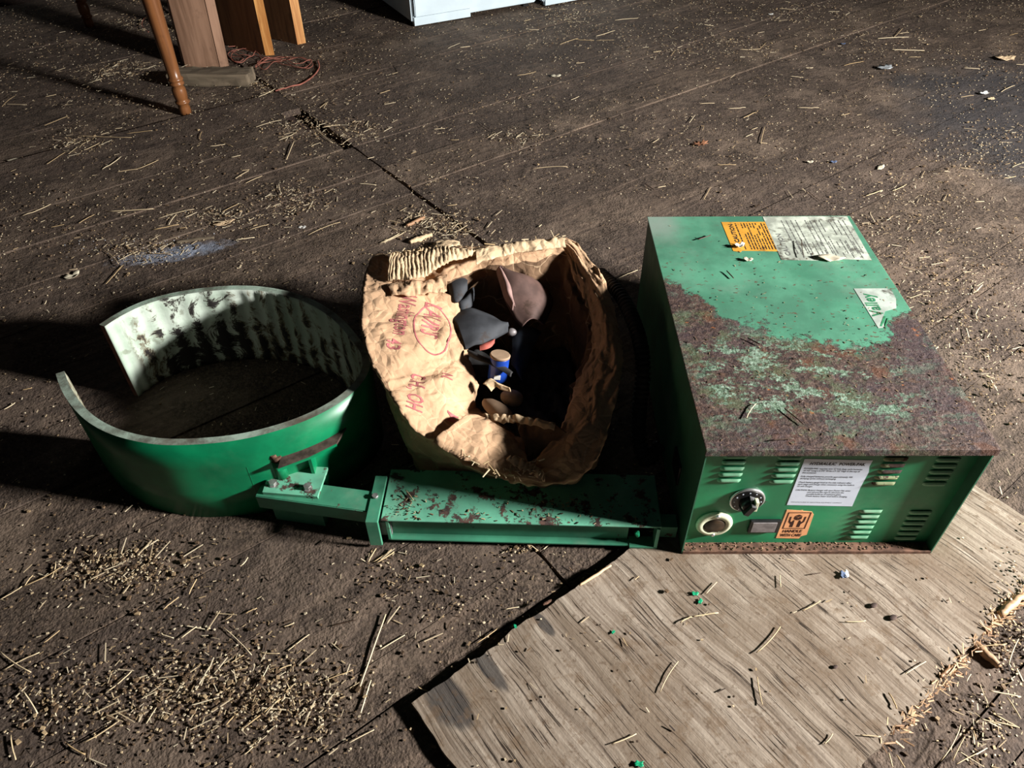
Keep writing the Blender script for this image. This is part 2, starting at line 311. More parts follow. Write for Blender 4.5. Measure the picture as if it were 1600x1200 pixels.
# ------------------------------------------------------------------ object helpers
def link(name, bm, mat, parent=None, smooth=False, kind=None):
    me = bpy.data.meshes.new(name); bm.normal_update(); bm.to_mesh(me); bm.free()
    mats = mat if isinstance(mat, (list, tuple)) else [mat]
    for k in mats: me.materials.append(M[k])
    if smooth:
        for p in me.polygons: p.use_smooth = True
    o = bpy.data.objects.new(name, me); C.objects.link(o)
    if parent: o.parent = parent
    if kind: o['kind'] = kind
    return o
def tag(o, label, cat, group=None, kind=None):
    o['label'] = label; o['category'] = cat
    if group: o['group'] = group
    if kind: o['kind'] = kind
    return o
def thing(name, loc, label, cat, rz=0, group=None):
    o = bpy.data.objects.new(name, None); C.objects.link(o); o.location = loc; o.rotation_euler = (0, 0, rz); o.empty_display_size = .05
    return tag(o, label, cat, group)
def box(bm, lo, hi, mi=0, bev=0):
    r = bmesh.ops.create_cube(bm, size=1); vs = r['verts']
    for v in vs: v.co = Vector([lo[i] + (v.co[i]+.5)*(hi[i]-lo[i]) for i in range(3)])
    fs = {f for v in vs for f in v.link_faces}
    for f in fs: f.material_index = mi
    if bev:
        es = {e for v in vs for e in v.link_edges}
        bmesh.ops.bevel(bm, geom=list(es), offset=bev, segments=2, affect='EDGES', profile=.6)
def prism(bm, pts, z0, z1=None, mi=0, off=Vector((0, 0, 0))):
    "pts: list of 2d/3d points, extruded from z0 to z1"
    a = [bm.verts.new((p[0]-off.x, p[1]-off.y, z0-off.z)) for p in pts]; b = [bm.verts.new((p[0]-off.x, p[1]-off.y, z1-off.z)) for p in pts]
    n = len(pts); fs = [bm.faces.new(a[::-1]), bm.faces.new(b)]
    for i in range(n): fs.append(bm.faces.new((a[i], a[(i+1) % n], b[(i+1) % n], b[i])))
    for f in fs: f.material_index = mi
    bmesh.ops.recalc_face_normals(bm, faces=fs)
def cyl(bm, p0, p1, r0, r1=None, seg=20, mi=0, caps=True):
    p0 = Vector(p0); p1 = Vector(p1); r1 = r0 if r1 is None else r1
    q = (p1-p0).to_track_quat('Z', 'Y'); rings = []
    for p, r in ((p0, r0), (p1, r1)):
        rings.append([bm.verts.new(p + q @ Vector((r*math.cos(2*math.pi*i/seg), r*math.sin(2*math.pi*i/seg), 0))) for i in range(seg)])
    fs = [bm.faces.new((rings[0][i], rings[0][(i+1) % seg], rings[1][(i+1) % seg], rings[1][i])) for i in range(seg)]
    for f in fs: f.smooth = True
    if caps: fs += [bm.faces.new(rings[0][::-1]), bm.faces.new(rings[1])]
    for f in fs: f.material_index = mi
def lathe(bm, prof, seg=24, axis='Z', o=Vector((0, 0, 0)), mi=0):
    rings = []
    for r, h in prof:
        rg = []
        for i in range(seg):
            a = 2*math.pi*i/seg; x, y = max(r, 1e-5)*math.cos(a), max(r, 1e-5)*math.sin(a)
            rg.append(bm.verts.new(o + (Vector((x, y, h)) if axis == 'Z' else Vector((x, -h, y)))))
        rings.append(rg)
    for a, b in zip(rings, rings[1:]):
        for i in range(seg):
            f = bm.faces.new((a[i], a[(i+1) % seg], b[(i+1) % seg], b[i])); f.smooth = True; f.material_index = mi
    bm.faces.new(rings[0][::-1]); bm.faces.new(rings[-1])
def tube(bm, pts, r, seg=8, mi=0, closed=False):
    pts = [Vector(p) for p in pts]; rings = []; n = len(pts)
    rr = r if isinstance(r, (list, tuple)) else [r]*n
    for i, p in enumerate(pts):
        t = (pts[min(i+1, n-1)]-pts[max(i-1, 0)]).normalized(); q = t.to_track_quat('Z', 'Y')
        rings.append([bm.verts.new(p + q @ Vector((rr[i]*math.cos(2*math.pi*k/seg), rr[i]*math.sin(2*math.pi*k/seg), 0))) for k in range(seg)])
    for a, b in zip(rings, rings[1:]):
        for k in range(seg):
            f = bm.faces.new((a[k], a[(k+1) % seg], b[(k+1) % seg], b[k])); f.smooth = True; f.material_index = mi
    bm.faces.new(rings[0][::-1]); bm.faces.new(rings[-1])
def spline(P, n, closed=False):
    P = [Vector(p) for p in P]; out = []; m = len(P)
    seg = m if closed else m-1
    def g(i): return P[i % m] if closed else P[max(0, min(m-1, i))]
    tot = n if closed else n-1
    for k in range(n):
        x = k/tot*seg; i = int(min(x, seg-1e-6)); t = x-i
        a, b, c, d = g(i-1), g(i), g(i+1), g(i+2)
        out.append(0.5*((2*b)+(c-a)*t+(2*a-5*b+4*c-d)*t*t+(3*b-a-3*c+d)*t**3))
    return out
def text_bm(s, size, shear=0.0, bold=0.0, align='LEFT', xscale=1.0, spacing=1.0):
    cu = bpy.data.curves.new('t', 'FONT'); cu.body = s; cu.size = size; cu.shear = shear; cu.offset = bold; cu.align_x = align; cu.resolution_u = 2; cu.space_line = spacing
    o = bpy.data.objects.new('t', cu); C.objects.link(o); dg = bpy.context.evaluated_depsgraph_get(); dg.update()
    me = bpy.data.meshes.new_from_object(o.evaluated_get(dg)); bm = bmesh.new(); bm.from_mesh(me)
    bpy.data.objects.remove(o); bpy.data.curves.remove(cu); bpy.data.meshes.remove(me)
    for v in bm.verts: v.co.x *= xscale
    return bm
def xform(bm, f):
    for v in bm.verts: v.co = f(v.co)
def merge(dst, src):
    me = bpy.data.meshes.new('tmp'); src.to_mesh(me); src.free(); dst.from_mesh(me); bpy.data.meshes.remove(me)

# ------------------------------------------------------------------ floor
def build_floor():
    bm = bmesh.new(); lay = bm.verts.layers.float.new('tone')
    rnd = random.Random(3)
    def board(s0, s1, t0, t1, z, jag0=0, jag1=0):
        tone = rnd.random(); g = 0.0011; ns = max(2, int((s1-s0)/0.05)); nt = 4
        tilt = rnd.uniform(-.0012, .0012); sd = rnd.uniform(0, 99)
        cols = []
        for i in range(ns+1):
            col = []
            for j in range(nt+1):
                s = s0+(s1-s0)*i/ns; t = t0+g+(t1-t0-2*g)*j/nt
                if i == 0 and jag0: s += jag0*noise.noise(Vector((sd, t*30, 0)))
                if i == ns and jag1: s += jag1*noise.noise(Vector((sd, t*30, 5)))
                if j in (0, nt): t += 0.003*noise.noise(Vector((s*9, t*3, sd)))
                x, y = st2w(s, t); zz = z + tilt*(j/nt-.5)*2 + .0012*noise.noise(Vector((s*2, t*5, sd)))
                v = bm.verts.new((x, y, zz)); v[lay] = tone; col.append(v)
            cols.append(col)
        for a, b in zip(cols, cols[1:]):
            for j in range(nt): bm.faces.new((a[j], a[j+1], b[j+1], b[j])).smooth = True
        rim = [c[0] for c in cols] + cols[-1][1:] + [c[nt] for c in cols[-2::-1]] + cols[0][nt-1:0:-1]
        low = []; up_ = []
        for v in rim:
            w = bm.verts.new((v.co.x, v.co.y, v.co.z-.024)); w[lay] = tone; low.append(w)
            w = bm.verts.new(v.co); w[lay] = tone; up_.append(w)
        for i in range(len(rim)): bm.faces.new((up_[i], low[i], low[(i+1) % len(rim)], up_[(i+1) % len(rim)]))
    left = [-5.0, -4.8, -4.6, -4.4, -4.2, -4.0, -3.8, -3.6, -3.4, -3.2, -2.965, -2.76, -2.55, -2.337, -2.125, -1.925, -1.72, -1.52, -1.32, -1.12, -.95, -.775, -.61]
    right = [-5.0, -4.8, -4.58, -4.36, -4.15, -3.95, -3.75, -3.55, -3.35, -3.15, -2.95, -2.75, -2.55, -2.35, -2.15, -1.965, -1.748, -1.551, -1.358, -1.169, -.985, -.8, -.61]
    front = [-.61, -.53, -.36, -.16, .04, .105, .30, .5, .7, .9, 1.1]
    for k, (a, b) in enumerate(zip(left, left[1:])):
        end = 1.052; j = .004
        if abs(a+2.76) < .01: end = .975; j = .03
        if abs(a+2.55) < .01: end = 1.02; j = .02
        if a > -1.0: end = .51
        cut = rnd.uniform(-1.3, -.5)
        lift = rnd.uniform(-.001, .002) if a < -1.2 else rnd.uniform(-.001, .001)
        for tt, hh in ((-2.965, .012), (-2.76, .0115), (-2.55, .0105), (-2.337, .0065), (-2.125, .0035), (-1.925, .0005)):
            if abs(a-tt) < .01: lift = hh
        board(-3.2, cut, a, b, rnd.uniform(-.002, .001)); board(cut+.004, end, a, b, lift, 0, j)
    for a, b in zip(right, right[1:]):
        st = 1.068 if a < -1.0 else .518
        cut = rnd.uniform(4.6, 6); board(st, cut, a, b, rnd.uniform(-.0025, .0015), .004); board(cut+.004, 8, a, b, 0)
    for a, b in zip(front, front[1:]):
        if a < -.4: board(-2.5, .51, a, b, 0, 0, .003); board(.518, 4, a, b, -.001, .003)
        else: board(-2.5, 5, a, b, (.003 if abs(a-.04) < .01 else 0))
    o = link('floor', bm, 'floor', kind='structure')
    b2 = bmesh.new(); vs = [b2.verts.new(p) for p in ((-7, -3, -.03), (7, -3, -.03), (7, 9, -.03), (-7, 9, -.03))]; b2.faces.new(vs)
    s = link('subfloor', b2, 'darkrust', kind='structure')
    return o
build_floor()

# ------------------------------------------------------------------ barn wall with the window the light comes through
def build_walls():
    bm = bmesh.new(); x0, x1 = 3.24, 3.32; wy0, wy1, wz0, wz1 = -.25, .95, 1.0, 1.95
    box(bm, (x0, -3, 0), (x1, wy0, 3)); box(bm, (x0, wy1, 0), (x1, 7.5, 3)); box(bm, (x0, wy0, 0), (x1, wy1, wz0)); box(bm, (x0, wy0, wz1), (x1, wy1, 3))
    link('wall_right', bm, 'wall', kind='structure')
    f = bmesh.new()
    for lo, hi in (((x0-.02, wy0-.05, wz0-.05), (x0, wy0, wz1+.05)), ((x0-.02, wy1, wz0-.05), (x0, wy1+.05, wz1+.05)), ((x0-.02, wy0, wz1), (x0, wy1, wz1+.05)), ((x0-.02, wy0, wz0-.05), (x0, wy1, wz0))): box(f, lo, hi)
    link('window_1', f, 'wall', kind='structure')
    b = bmesh.new(); box(b, (-6, 7.42, 0), (x1, 7.5, 3)); link('wall_back', b, 'wall', kind='structure')
build_walls()

# ------------------------------------------------------------------ plywood sheet
def build_ply():
    bm = bmesh.new(); lay = bm.verts.layers.float.new('tone'); s0, s1, t0, t1, T = .178, 1.292, -.508, -.03, .014; z0 = .002
    ns, nt = 140, 60; g = []
    for i in range(ns+1):
        row = []
        for j in range(nt+1):
            s = s0+(s1-s0)*i/ns; t = t0+(t1-t0)*j/nt
            if j <= 1: t += .007*noise.noise(Vector((s*14, 3, 0))) + .004*noise.noise(Vector((s*60, 1, 0)))
            if j >= nt-1: t += .007*noise.noise(Vector((s*10, 8, 0))) + .008*abs(noise.noise(Vector((s*70, 2, 0))))
            if i == 0: s += .004*noise.noise(Vector((t*25, 5, 0)))
            if i == ns: s += .003*noise.noise(Vector((t*25, 9, 0)))
            x, y = st2w(s, t); v = bm.verts.new((x, y, T+z0 - .0012 + .0012*noise.noise(Vector((s*5, t*5, 0))))); row.append(v)
        g.append(row)
    for a, b in zip(g, g[1:]):
        for j in range(nt): bm.faces.new((a[j], a[j+1], b[j+1], b[j])).smooth = True
    rim = [r[0] for r in g] + g[-1][1:] + [r[nt] for r in g[-2::-1]] + g[0][nt-1:0:-1]
    low = [bm.verts.new((v.co.x, v.co.y, z0)) for v in rim]; up_ = [bm.verts.new(v.co) for v in rim]
    for i in range(len(rim)): bm.faces.new((up_[i], low[i], low[(i+1) % len(rim)], up_[(i+1) % len(rim)]))
    bm.faces.new(low)
    o = link('plywood_sheet', bm, 'ply'); tag(o, 'weathered grey plywood sheet lying on the boards under the power pack', 'plywood')
    # splintered veneer along the right edge
    rn = random.Random(5); bm = bmesh.new(); lay = bm.verts.layers.float.new('tone')
    for k in range(420):
        s = rn.uniform(.70, 1.19) if k < 300 else rn.uniform(1.0, 1.19); t = t1 + rn.gauss(.003, .006); a = rn.gauss(0, .7); L = rn.uniform(.004, .018)
        x, y = st2w(s, t); ds, dt = math.cos(a)*L, math.sin(a)*L; x2, y2 = st2w(s+ds, t+dt); z = rn.uniform(.006, .018)
        sliver(bm, lay, Vector((x, y, z)), Vector((x2, y2, z+rn.uniform(-.003, .006))), rn.uniform(.0005, .0014), rn.random())
    p = link('splintered_edge', bm, 'splinter', o); p['kind'] = 'stuff'; p['label'] = 'pale splintered veneer fibres along the edge'
    return o
def sliver(bm, lay, a, b, w, tone, flat=.6):
    d = b-a
    if d.length < 1e-5: return
    d.normalize(); n = d.cross(Vector((0, 0, 1)));
    if n.length < 1e-3: n = Vector((1, 0, 0))
    n.normalize(); u = n.cross(d).normalized(); vs = []
    for p, k in ((a, 1.0), (b, .8)):
        for (i, j) in ((1, 1), (-1, 1), (-1, -1), (1, -1)):
            v = bm.verts.new(p + n*i*w*k + u*j*w*k*flat)
            if lay is not None: v[lay] = tone
            vs.append(v)
    q = vs
    for f in ((0, 1, 2, 3), (7, 6, 5, 4), (0, 4, 5, 1), (1, 5, 6, 2), (2, 6, 7, 3), (3, 7, 4, 0)): bm.faces.new([q[i] for i in f])
ply = build_ply()

# ------------------------------------------------------------------ hydraulic power pack
BX = Vector((.3057, .7822, .0165)); BA = -.01217; BW, BD, BH = .45, .708, .2815; RC = .022
def build_pack():
    t = thing('power_pack', BX, 'green steel hydraulic power pack cabinet with a rusted lid standing on plywood', 'power pack', BA)
    # lid with front lip
    bm = bmesh.new(); n, k = 60, 90
    box(bm, (-.003, -.004, BH-.0015), (BW+.006, BD+.002, BH+.0015), bev=.0012)
    box(bm, (-.003, -.004, BH-.013), (BW+.006, -.0015, BH-.001), bev=.0008)
    box(bm, (BW+.004, -.003, BH-.010), (BW+.0062, BD, BH-.001))
    link('lid', bm, 'lid', t)
    bm = bmesh.new()
    box(bm, (0, 0, 0), (.0022, BD, BH-.002)); box(bm, (BW-.0022+.004, 0, 0), (BW+.004, BD, BH-.002)); box(bm, (0, BD-.002, 0), (BW+.004, BD, BH-.002))
    link('side_panels', bm, 'green_side', t)
    bm = bmesh.new(); box(bm, (.0022, 0, 0), (BW+.002, RC, .0020)); box(bm, (.0022, -.001, -.0015), (BW+.002, .001, .006))
    link('bottom_ledge', bm, 'rust', t)
    bm = bmesh.new(); box(bm, (.0022, RC, .002), (BW+.002, RC+.002, BH-.002)); fp = link('front_panel', bm, 'green_panel', t)
    # louvres: short pressed hoods, each a rounded ridge
    def louvre(x, z, w=.040, mat='louvre'):
        bm = bmesh.new(); nx, nz = 10, 5; g = []
        for i in range(nx+1):
            row = []
            for j in range(nz+1):
                a = i/nx; e = min(1, min(a, 1-a)/.14); e = math.sin(e*math.pi/2); b = j/nz
                out = .0050*e*math.sin(b*math.pi*.78+.2)
                row.append(bm.verts.new((x+(a-.5)*w, RC-out, z+.0052*(b*2-1)*(.55+.45*e))))
            g.append(row)
        for a, b in zip(g, g[1:]):
            for j in range(nz): bm.faces.new((a[j], b[j], b[j+1], a[j+1])).smooth = True
        o = link('louvre', bm, mat, fp); return o
    for gi, (cx, zb, cnt) in enumerate(((.057, .180, 5), (.146, .177, 5), (.319, .172, 5), (.405, .170, 5), (.322, .020, 6), (.410, .016, 6))):
        for k in range(cnt):
            louvre(cx, zb+k*.0152, mat='louvre_rust' if (gi == 2) else 'louvre')
    # dial
    d = bpy.data.objects.new('timer_dial', None)
    bm = bmesh.new(); lathe(bm, [(.0305, 0), (.0305, .003), (.0285, .0045)], 40, 'Y', Vector((.098, RC, .1285))); dl = link('timer_dial', bm, 'chrome', t)
    bm = bmesh.new(); lathe(bm, [(.0275, .0045), (.0270, .0058)], 40, 'Y', Vector((.098, RC, .1285))); link('dial_face', bm, 'black', dl)
    bm = bmesh.new()
    for k in range(11):
        a = R(-60 + k*30); p = Vector((.098+.0232*math.cos(a), RC-.0060, .1285+.0232*math.sin(a))); box(bm, (p.x-.0011, p.y-.0004, p.z-.0011), (p.x+.0011, p.y, p.z+.0011))
    link('dial_marks', bm, 'white_label', dl)
    bm = bmesh.new(); kn = Vector((.098, RC-.005, .1285)); a = R(-115)
    lathe(bm, [(.0135, 0), (.0125, .010), (.010, .016)], 24, 'Y', kn)
    dirv = Vector((math.cos(a), 0, math.sin(a))); nv = Vector((-dirv.z, 0, dirv.x)); pts = [nv*.0062-dirv*.015, nv*.0062+dirv*.017, -nv*.0062+dirv*.017, -nv*.0062-dirv*.015]
    A = [bm.verts.new(kn+p) for p in pts]; B = [bm.verts.new(kn+p*.75+Vector((0, -.022, 0))) for p in pts]
    bm.faces.new(A); bm.faces.new(B[::-1])
    for i in range(4): bm.faces.new((A[i], B[i], B[(i+1) % 4], A[(i+1) % 4]))
    kb = link('dial_knob', bm, 'black', dl)
    bm = bmesh.new(); c0 = kn + Vector((.008, -.0105, .006)); box(bm, (c0.x-.001, c0.y-.007, c0.z-.012), (c0.x+.005, c0.y+.004, c0.z+.012), bev=.001); link('knob_pointer', bm, 'ivory', kb)
    # socket
    sc = Vector((.053, RC, .061))
    bm = bmesh.new(); lathe(bm, [(.0325, 0), (.0325, .003), (.030, .006), (.021, .0075), (.0195, .003)], 40, 'Y', sc); so = link('power_inlet', bm, 'ivory', t)
    bm = bmesh.new(); lathe(bm, [(.0195, .0005), (.0195, .005), (.016, .0085), (.006, .0095)], 30, 'Y', sc); link('inlet_cap', bm, 'socket', so)
    for dz in (-.0265, .0265):
        bm = bmesh.new(); lathe(bm, [(.0042, .0055), (.0042, .0075), (.0022, .009)], 12, 'Y', sc+Vector((.001, 0, dz))); link('screw', bm, 'chrome', so)
    bm = bmesh.new(); box(bm, (.116, RC-.006, .039), (.170, RC, .073), bev=.001); sw = link('switch_plate', bm, 'black', t)
    bm = bmesh.new(); box(bm, (.120, RC-.0075, .043), (.163, RC-.0055, .070), bev=.0006); link('switch_face', bm, 'grey', sw)
    # rounded bolt at the ledge corner
    # HANDLE WITH CARE sticker
    def sheet(name, pts, y, mat, par, th=.0004):
        bm = bmesh.new(); a = [bm.verts.new((x, y, z)) for x, z in pts]; b = [bm.verts.new((x, y+th, z)) for x, z in pts]
        n = len(pts); bm.faces.new(a); bm.faces.new(b[::-1])
        for i in range(n): bm.faces.new((a[i], b[i], b[(i+1) % n], a[(i+1) % n]))
        bmesh.ops.recalc_face_normals(bm, faces=bm.faces); return link(name, bm, mat, par)
    st = sheet('handle_with_care_sticker', [(.174, .016), (.216, .0145), (.219, .022), (.2275, .026), (.2245, .086), (.219, .094), (.204, .096), (.201, .0985), (.196, .0975), (.174, .0995)], RC-.0006, 'orange', t)
    y = RC-.0008
    def flat(bm, polys):
        for P in polys: bm.faces.new([bm.verts.new((x, y, z)) for x, z in P])
    bm = bmesh.new(); x0, x1, z0, z1, w = .1785, .2195, .0445, .0925, .0020
    flat(bm, [[(x0, z0), (x1, z0), (x1, z0+w), (x0, z0+w)], [(x0, z1-w), (x1, z1-w), (x1, z1), (x0, z1)], [(x0, z0+w), (x0+w, z0+w), (x0+w, z1-w), (x0, z1-w)], [(x1-w, z0+w), (x1, z0+w), (x1, z1-w), (x1-w, z1-w)]])
    cx = .199
    flat(bm, [[(cx-.0065, .073), (cx, .0695), (cx, .0778), (cx-.0065, .0815)], [(cx+.0008, .0695), (cx+.0070, .073), (cx+.0070, .0815), (cx+.0008, .0778)], [(cx-.0062, .0825), (cx+.0004, .0788), (cx+.0068, .0825), (cx+.0003, .0862)]])
    for sgn in (-1, 1):
        H = [(.0145, .0800), (.0115, .0800), (.0112, .0670), (.0085, .0640), (.0060, .0700), (.0040, .0700), (.0040, .0655), (.0035, .0590), (.0035, .0495), (.0090, .0495), (.0090, .0580), (.0140, .0650)]
        P = [(cx+sgn*a, b) for a, b in H]; flat(bm, [P if sgn > 0 else P[::-1]])
    for s_, zz in (('HANDLE', .0335), ('WITH CARE', .0215)):
        tb = text_bm(s_, .0115, bold=.0004, align='CENTER', xscale=.62 if len(s_) > 7 else .78); xform(tb, lambda c, zz=zz: Vector((.1985+c.x, y, zz+c.y))); merge(bm, tb)
    link('care_symbol_and_lettering', bm, 'brownink', st)
    # HYDRAULIC POWER-PAK label
    lb = sheet('instruction_label', [(.1705, .113), (.285, .109), (.2835, .160), (.2850, .200), (.2815, .214), (.2825, .2295), (.1705, .2335)], RC-.0006, 'white_label', t)
    bm = bmesh.new()
    def tx(s_, x, z, size, al='LEFT', xs=1.0, sh=0.0, bd=0.0, ls=1.0):
        tb = text_bm(s_, size, shear=sh, bold=bd, align=al, xscale=xs, spacing=ls); xform(tb, lambda c: Vector((x+c.x, y, z+c.y-(x+c.x-.17)*.03))); merge(bm, tb)
    tx('HYDRAULIC', .1815, .2195, .0094, xs=.84, sh=.25, bd=.0003); tx('POWER-PAK', .2305, .2195, .0094, xs=.80, bd=.0003)
    body = [("POWER-PAK requires two 12 Volt deep cycle batteries", .2085, .1755), ('10 1/2" Long x 6 3/4" Wide x 9 1/2" High in the top of', .2032, .1755), ("the container.", .1979, .1755),
            ("Fully charged batteries provide approximately 100", .1885, .1755), ("dumping cycles without recharging.", .1832, .1755),
            ("Check battery gauge level at the side indicator after", .1735, .1755), ("each stage and charge when necessary using the built-in", .1682, .1755), ("12 volt charger.", .1629, .1755),
            ("CAUTION:", .1530, .1755), ("Battery charger will open Power-Pak cover", .1530, .1970), ("and remove the caps to eliminate the", .1477, .1970), ("possible build-up of explosive gases.", .1424, .1970), ("Check battery water level before charging.", .1371, .1970)]
    for s_, z, x in body: tx(s_, x, z, .0052, xs=.82 if x < .19 else .80, bd=.00008)
    tx("MANUFACTURED BY INDUSTRIAL EQUIPMENT COMPANY", .1755, .1205, .0034, xs=1.0)
    link('label_lettering', bm, 'ink', lb)
    # labels on the lid, text rotated to read from the right
    zt = BH+.0018
    def top(name, pts, mat, dz=0):
        bm = bmesh.new(); a = [bm.verts.new((x, y_, zt+dz+.0003)) for x, y_ in pts]; b = [bm.verts.new((x, y_, zt+dz-.0001)) for x, y_ in pts]; n = len(pts)
        bm.faces.new(a); bm.faces.new(b[::-1])
        for i in range(n): bm.faces.new((a[i], b[i], b[(i+1) % n], a[(i+1) % n]))
        bmesh.ops.recalc_face_normals(bm, faces=bm.faces); return link(name, bm, mat, t)
    yl = top('caution_label', [(.161, .565), (.175, .560), (.180, .566), (.254, .563), (.258, .684), (.160, .684)], 'yellow')
    rl = random.Random(12)
    def lines(bm, x0, x1, n, ya, yb, w, skip=()):
        for k in range(n):
            if k in skip: continue
            x = x0+(x1-x0)*k/(n-1); yy = ya
            while yy < yb-.002:
                l = rl.uniform(.006, .02); e = min(yb, yy+l)
                if rl.random() < .93: bm.faces.new([bm.verts.new(p) for p in ((x, yy, zt+.0006), (x+w, yy, zt+.0006), (x+w, e, zt+.0006), (x, e, zt+.0006))])
                yy = e+.0018
    def rtx(bm, s_, x, y_, size, xs=1.0, bd=0.0):
        tb = text_bm(s_, size, bold=bd, xscale=xs); xform(tb, lambda c: Vector((x-c.y, y_+c.x, zt+.0006))); merge(bm, tb)
    bm = bmesh.new(); rtx(bm, 'CAUTION', .1825, .598, .0135, 1.25, .0004); lines(bm, .1885, .252, 11, .570, .678, .0020, (1,)); link('caution_lettering', bm, 'ink', yl)
    wl = top('specification_label', [(.254, .530), (.330, .527), (.335, .534), (.441, .528), (.448, .706), (.385, .7065), (.258, .7065)], 'aged_label')
    bm = bmesh.new(); rtx(bm, 'CAUTION', .2790, .545, .0150, 1.3, .0004); lines(bm, .284, .432, 15, .552, .690, .0018, (0, 5, 10)); lines(bm, .303, .425, 8, .536, .600, .0016)
    link('specification_lettering', bm, 'faintink', wl)
    vl = top('nameplate_label', [(.3735, .300), (.385, .302), (.392, .330), (.405, .352), (.430, .362), (.4405, .392), (.4425, .420), (.436, .4265), (.3700, .4265)], 'valley_label')
    bm = bmesh.new(); rtx(bm, 'Valley', .3985, .336, .0330, .92, .0008)
    for (xa, ya, xb, yb, w) in ((.378, .305, .396, .336, .004), (.386, .303, .401, .330, .0025)): bm.faces.new([bm.verts.new(p) for p in ((xa, ya, zt+.0006), (xa+w, ya, zt+.0006), (xb+w, yb, zt+.0006), (xb, yb, zt+.0006))])
    link('nameplate_lettering', bm, 'greenink', vl)
    # left side socket plate, dim in the shade
    bm = bmesh.new(); box(bm, (-.004, .10, .07), (0, .155, .12), bev=.0015); link('side_connector', bm, 'black', t)
    return t
pack = build_pack()

# ------------------------------------------------------------------ C-shaped drum clamp with arm and channel
def build_clamp():
    org = at(330, 640, 0); org.z = .001
    t = thing('drum_clamp', org, 'green C-shaped steel drum clamp with ribbed pale lining bolted to a long arm', 'drum clamp')
    H = .207
    outp = [(87, 584), (94, 606), (108, 630), (133, 657), (170, 678), (214, 690), (258, 696), (317, 694), (372, 688), (427, 675), (482, 656), (529, 631), (560, 606), (578, 578), (578, 552), (562, 530), (537, 499), (500, 473), (463, 458), (427, 450), (390, 446), (339, 447), (280, 455), (225, 469), (181, 490), (155, 507)]
    P = [at(u, v, H) for u, v in outp]; P = [Vector((p.x, p.y, 0)) for p in P]
    n = 260; cur = spline(P, n)
    # even arc length, light smoothing
    for _ in range(30):
        cur = [cur[0]] + [(cur[i-1]+cur[i+1])*.25+cur[i]*.5 for i in range(1, n-1)] + [cur[-1]]
    cen = sum(cur, Vector())/n
    nor = []
    for i in range(n):
        tg = (cur[min(i+1, n-1)]-cur[max(i-1, 0)]).normalized(); k = Vector((-tg.y, tg.x, 0))
        if k.dot(cen-cur[i]) < 0: k = -k
        nor.append(k)
    off = Vector((org.x, org.y, org.z))
    def wall(d0f, d1f, z0, z1, mat, name, par, nz=3, top=None, uv=False, endmat=None):
        bm = bmesh.new(); ul = bm.loops.layers.uv.new('UVMap'); A, B = [], []
        for i in range(n):
            ca, cb = [], []
            for j in range(nz+1):
                z = z0+(z1-z0)*j/nz
                a = cur[i]+nor[i]*d0f(i, z); b = cur[i]+nor[i]*d1f(i, z)
                ca.append(bm.verts.new((a.x-off.x, a.y-off.y, z-off.z))); cb.append(bm.verts.new((b.x-off.x, b.y-off.y, z-off.z)))
            A.append(ca); B.append(cb)
        def q(vs, mi, us=None):
            f = bm.faces.new(vs); f.material_index = mi
            if us:
                for l, c in zip(f.loops, us): l[ul].uv = c
            return f
        for i in range(n-1):
            for j in range(nz):
                u0, u1, v0, v1 = i/n, (i+1)/n, j/nz, (j+1)/nz
                q((A[i][j], A[i+1][j], A[i+1][j+1], A[i][j+1]), 0, ((u0, v0), (u1, v0), (u1, v1), (u0, v1))).smooth = True
                q((B[i][j], B[i][j+1], B[i+1][j+1], B[i+1][j]), 0, ((u0, v0), (u0, v1), (u1, v1), (u1, v0))).smooth = True
            q((A[i][nz], A[i+1][nz], B[i+1][nz], B[i][nz]), 1 if top else 0); q((A[i][0], B[i][0], B[i+1][0], A[i+1][0]), 0)
        for i in (0, n-1):
            for j in range(nz): q((A[i][j], A[i][j+1], B[i][j+1], B[i][j]), 2 if endmat else 0)
        bmesh.ops.recalc_face_normals(bm, faces=bm.faces)
        return link(name, bm, [mat] + ([top] if top else []) + ([endmat] if endmat else []), par)
    wall(lambda i, z: 0, lambda i, z: .0055, .001, H, 'green', 'shell', t, top='rim', endmat='redrust')
    rib = lambda i: .0018*math.sin(i/n*262.0)
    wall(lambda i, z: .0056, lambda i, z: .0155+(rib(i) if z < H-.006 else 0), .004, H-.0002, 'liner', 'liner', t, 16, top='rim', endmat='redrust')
    # nearest point / tangent on shell from a pixel column at height z
    def on_shell(u, v, z):
        p = at(u, v, z); return min(range(n), key=lambda i: (cur[i]-Vector((p.x, p.y, 0))).length)
    L = lambda p: p-off
    # shelf flange hugging the shell
    zsh = .140; i0 = on_shell(436, 712, zsh); i1 = on_shell(540, 668, zsh)
    if i0 > i1: i0, i1 = i1, i0
    bm = bmesh.new(); poly = [cur[i] for i in range(i0, i1+1, 2)]
    outer = [q_+Vector((.006, -.016, 0)) for q_ in (at(432, 722, zsh), at(448, 716, zsh), at(480, 704, zsh), at(523, 683, zsh))]
    full = [Vector((p.x, p.y, 0)) for p in poly] + [Vector((p.x, p.y, 0)) for p in outer[::-1]]
    prism(bm, full, zsh-.005, zsh, off=off); link('hinge_flange', bm, ['darkrust'], t)
    bm = bmesh.new(); 
    for a, b in zip(outer, outer[1:]):
        prism(bm, [(a.x, a.y), (b.x, b.y), (b.x, b.y-.0012), (a.x, a.y-.0012)], zsh-.0065, zsh-.0005, off=off)
    link('flange_lip', bm, 'green', t)
    bm = bmesh.new(); a = at(481, 705, zsh-.004)+Vector((.004, -.014, 0)); prism(bm, [(a.x-.003, a.y), (a.x+.003, a.y), (a.x+.003, a.y+.07), (a.x-.003, a.y+.07)], .085, zsh-.006, off=off); link('gusset', bm, 'green', t)
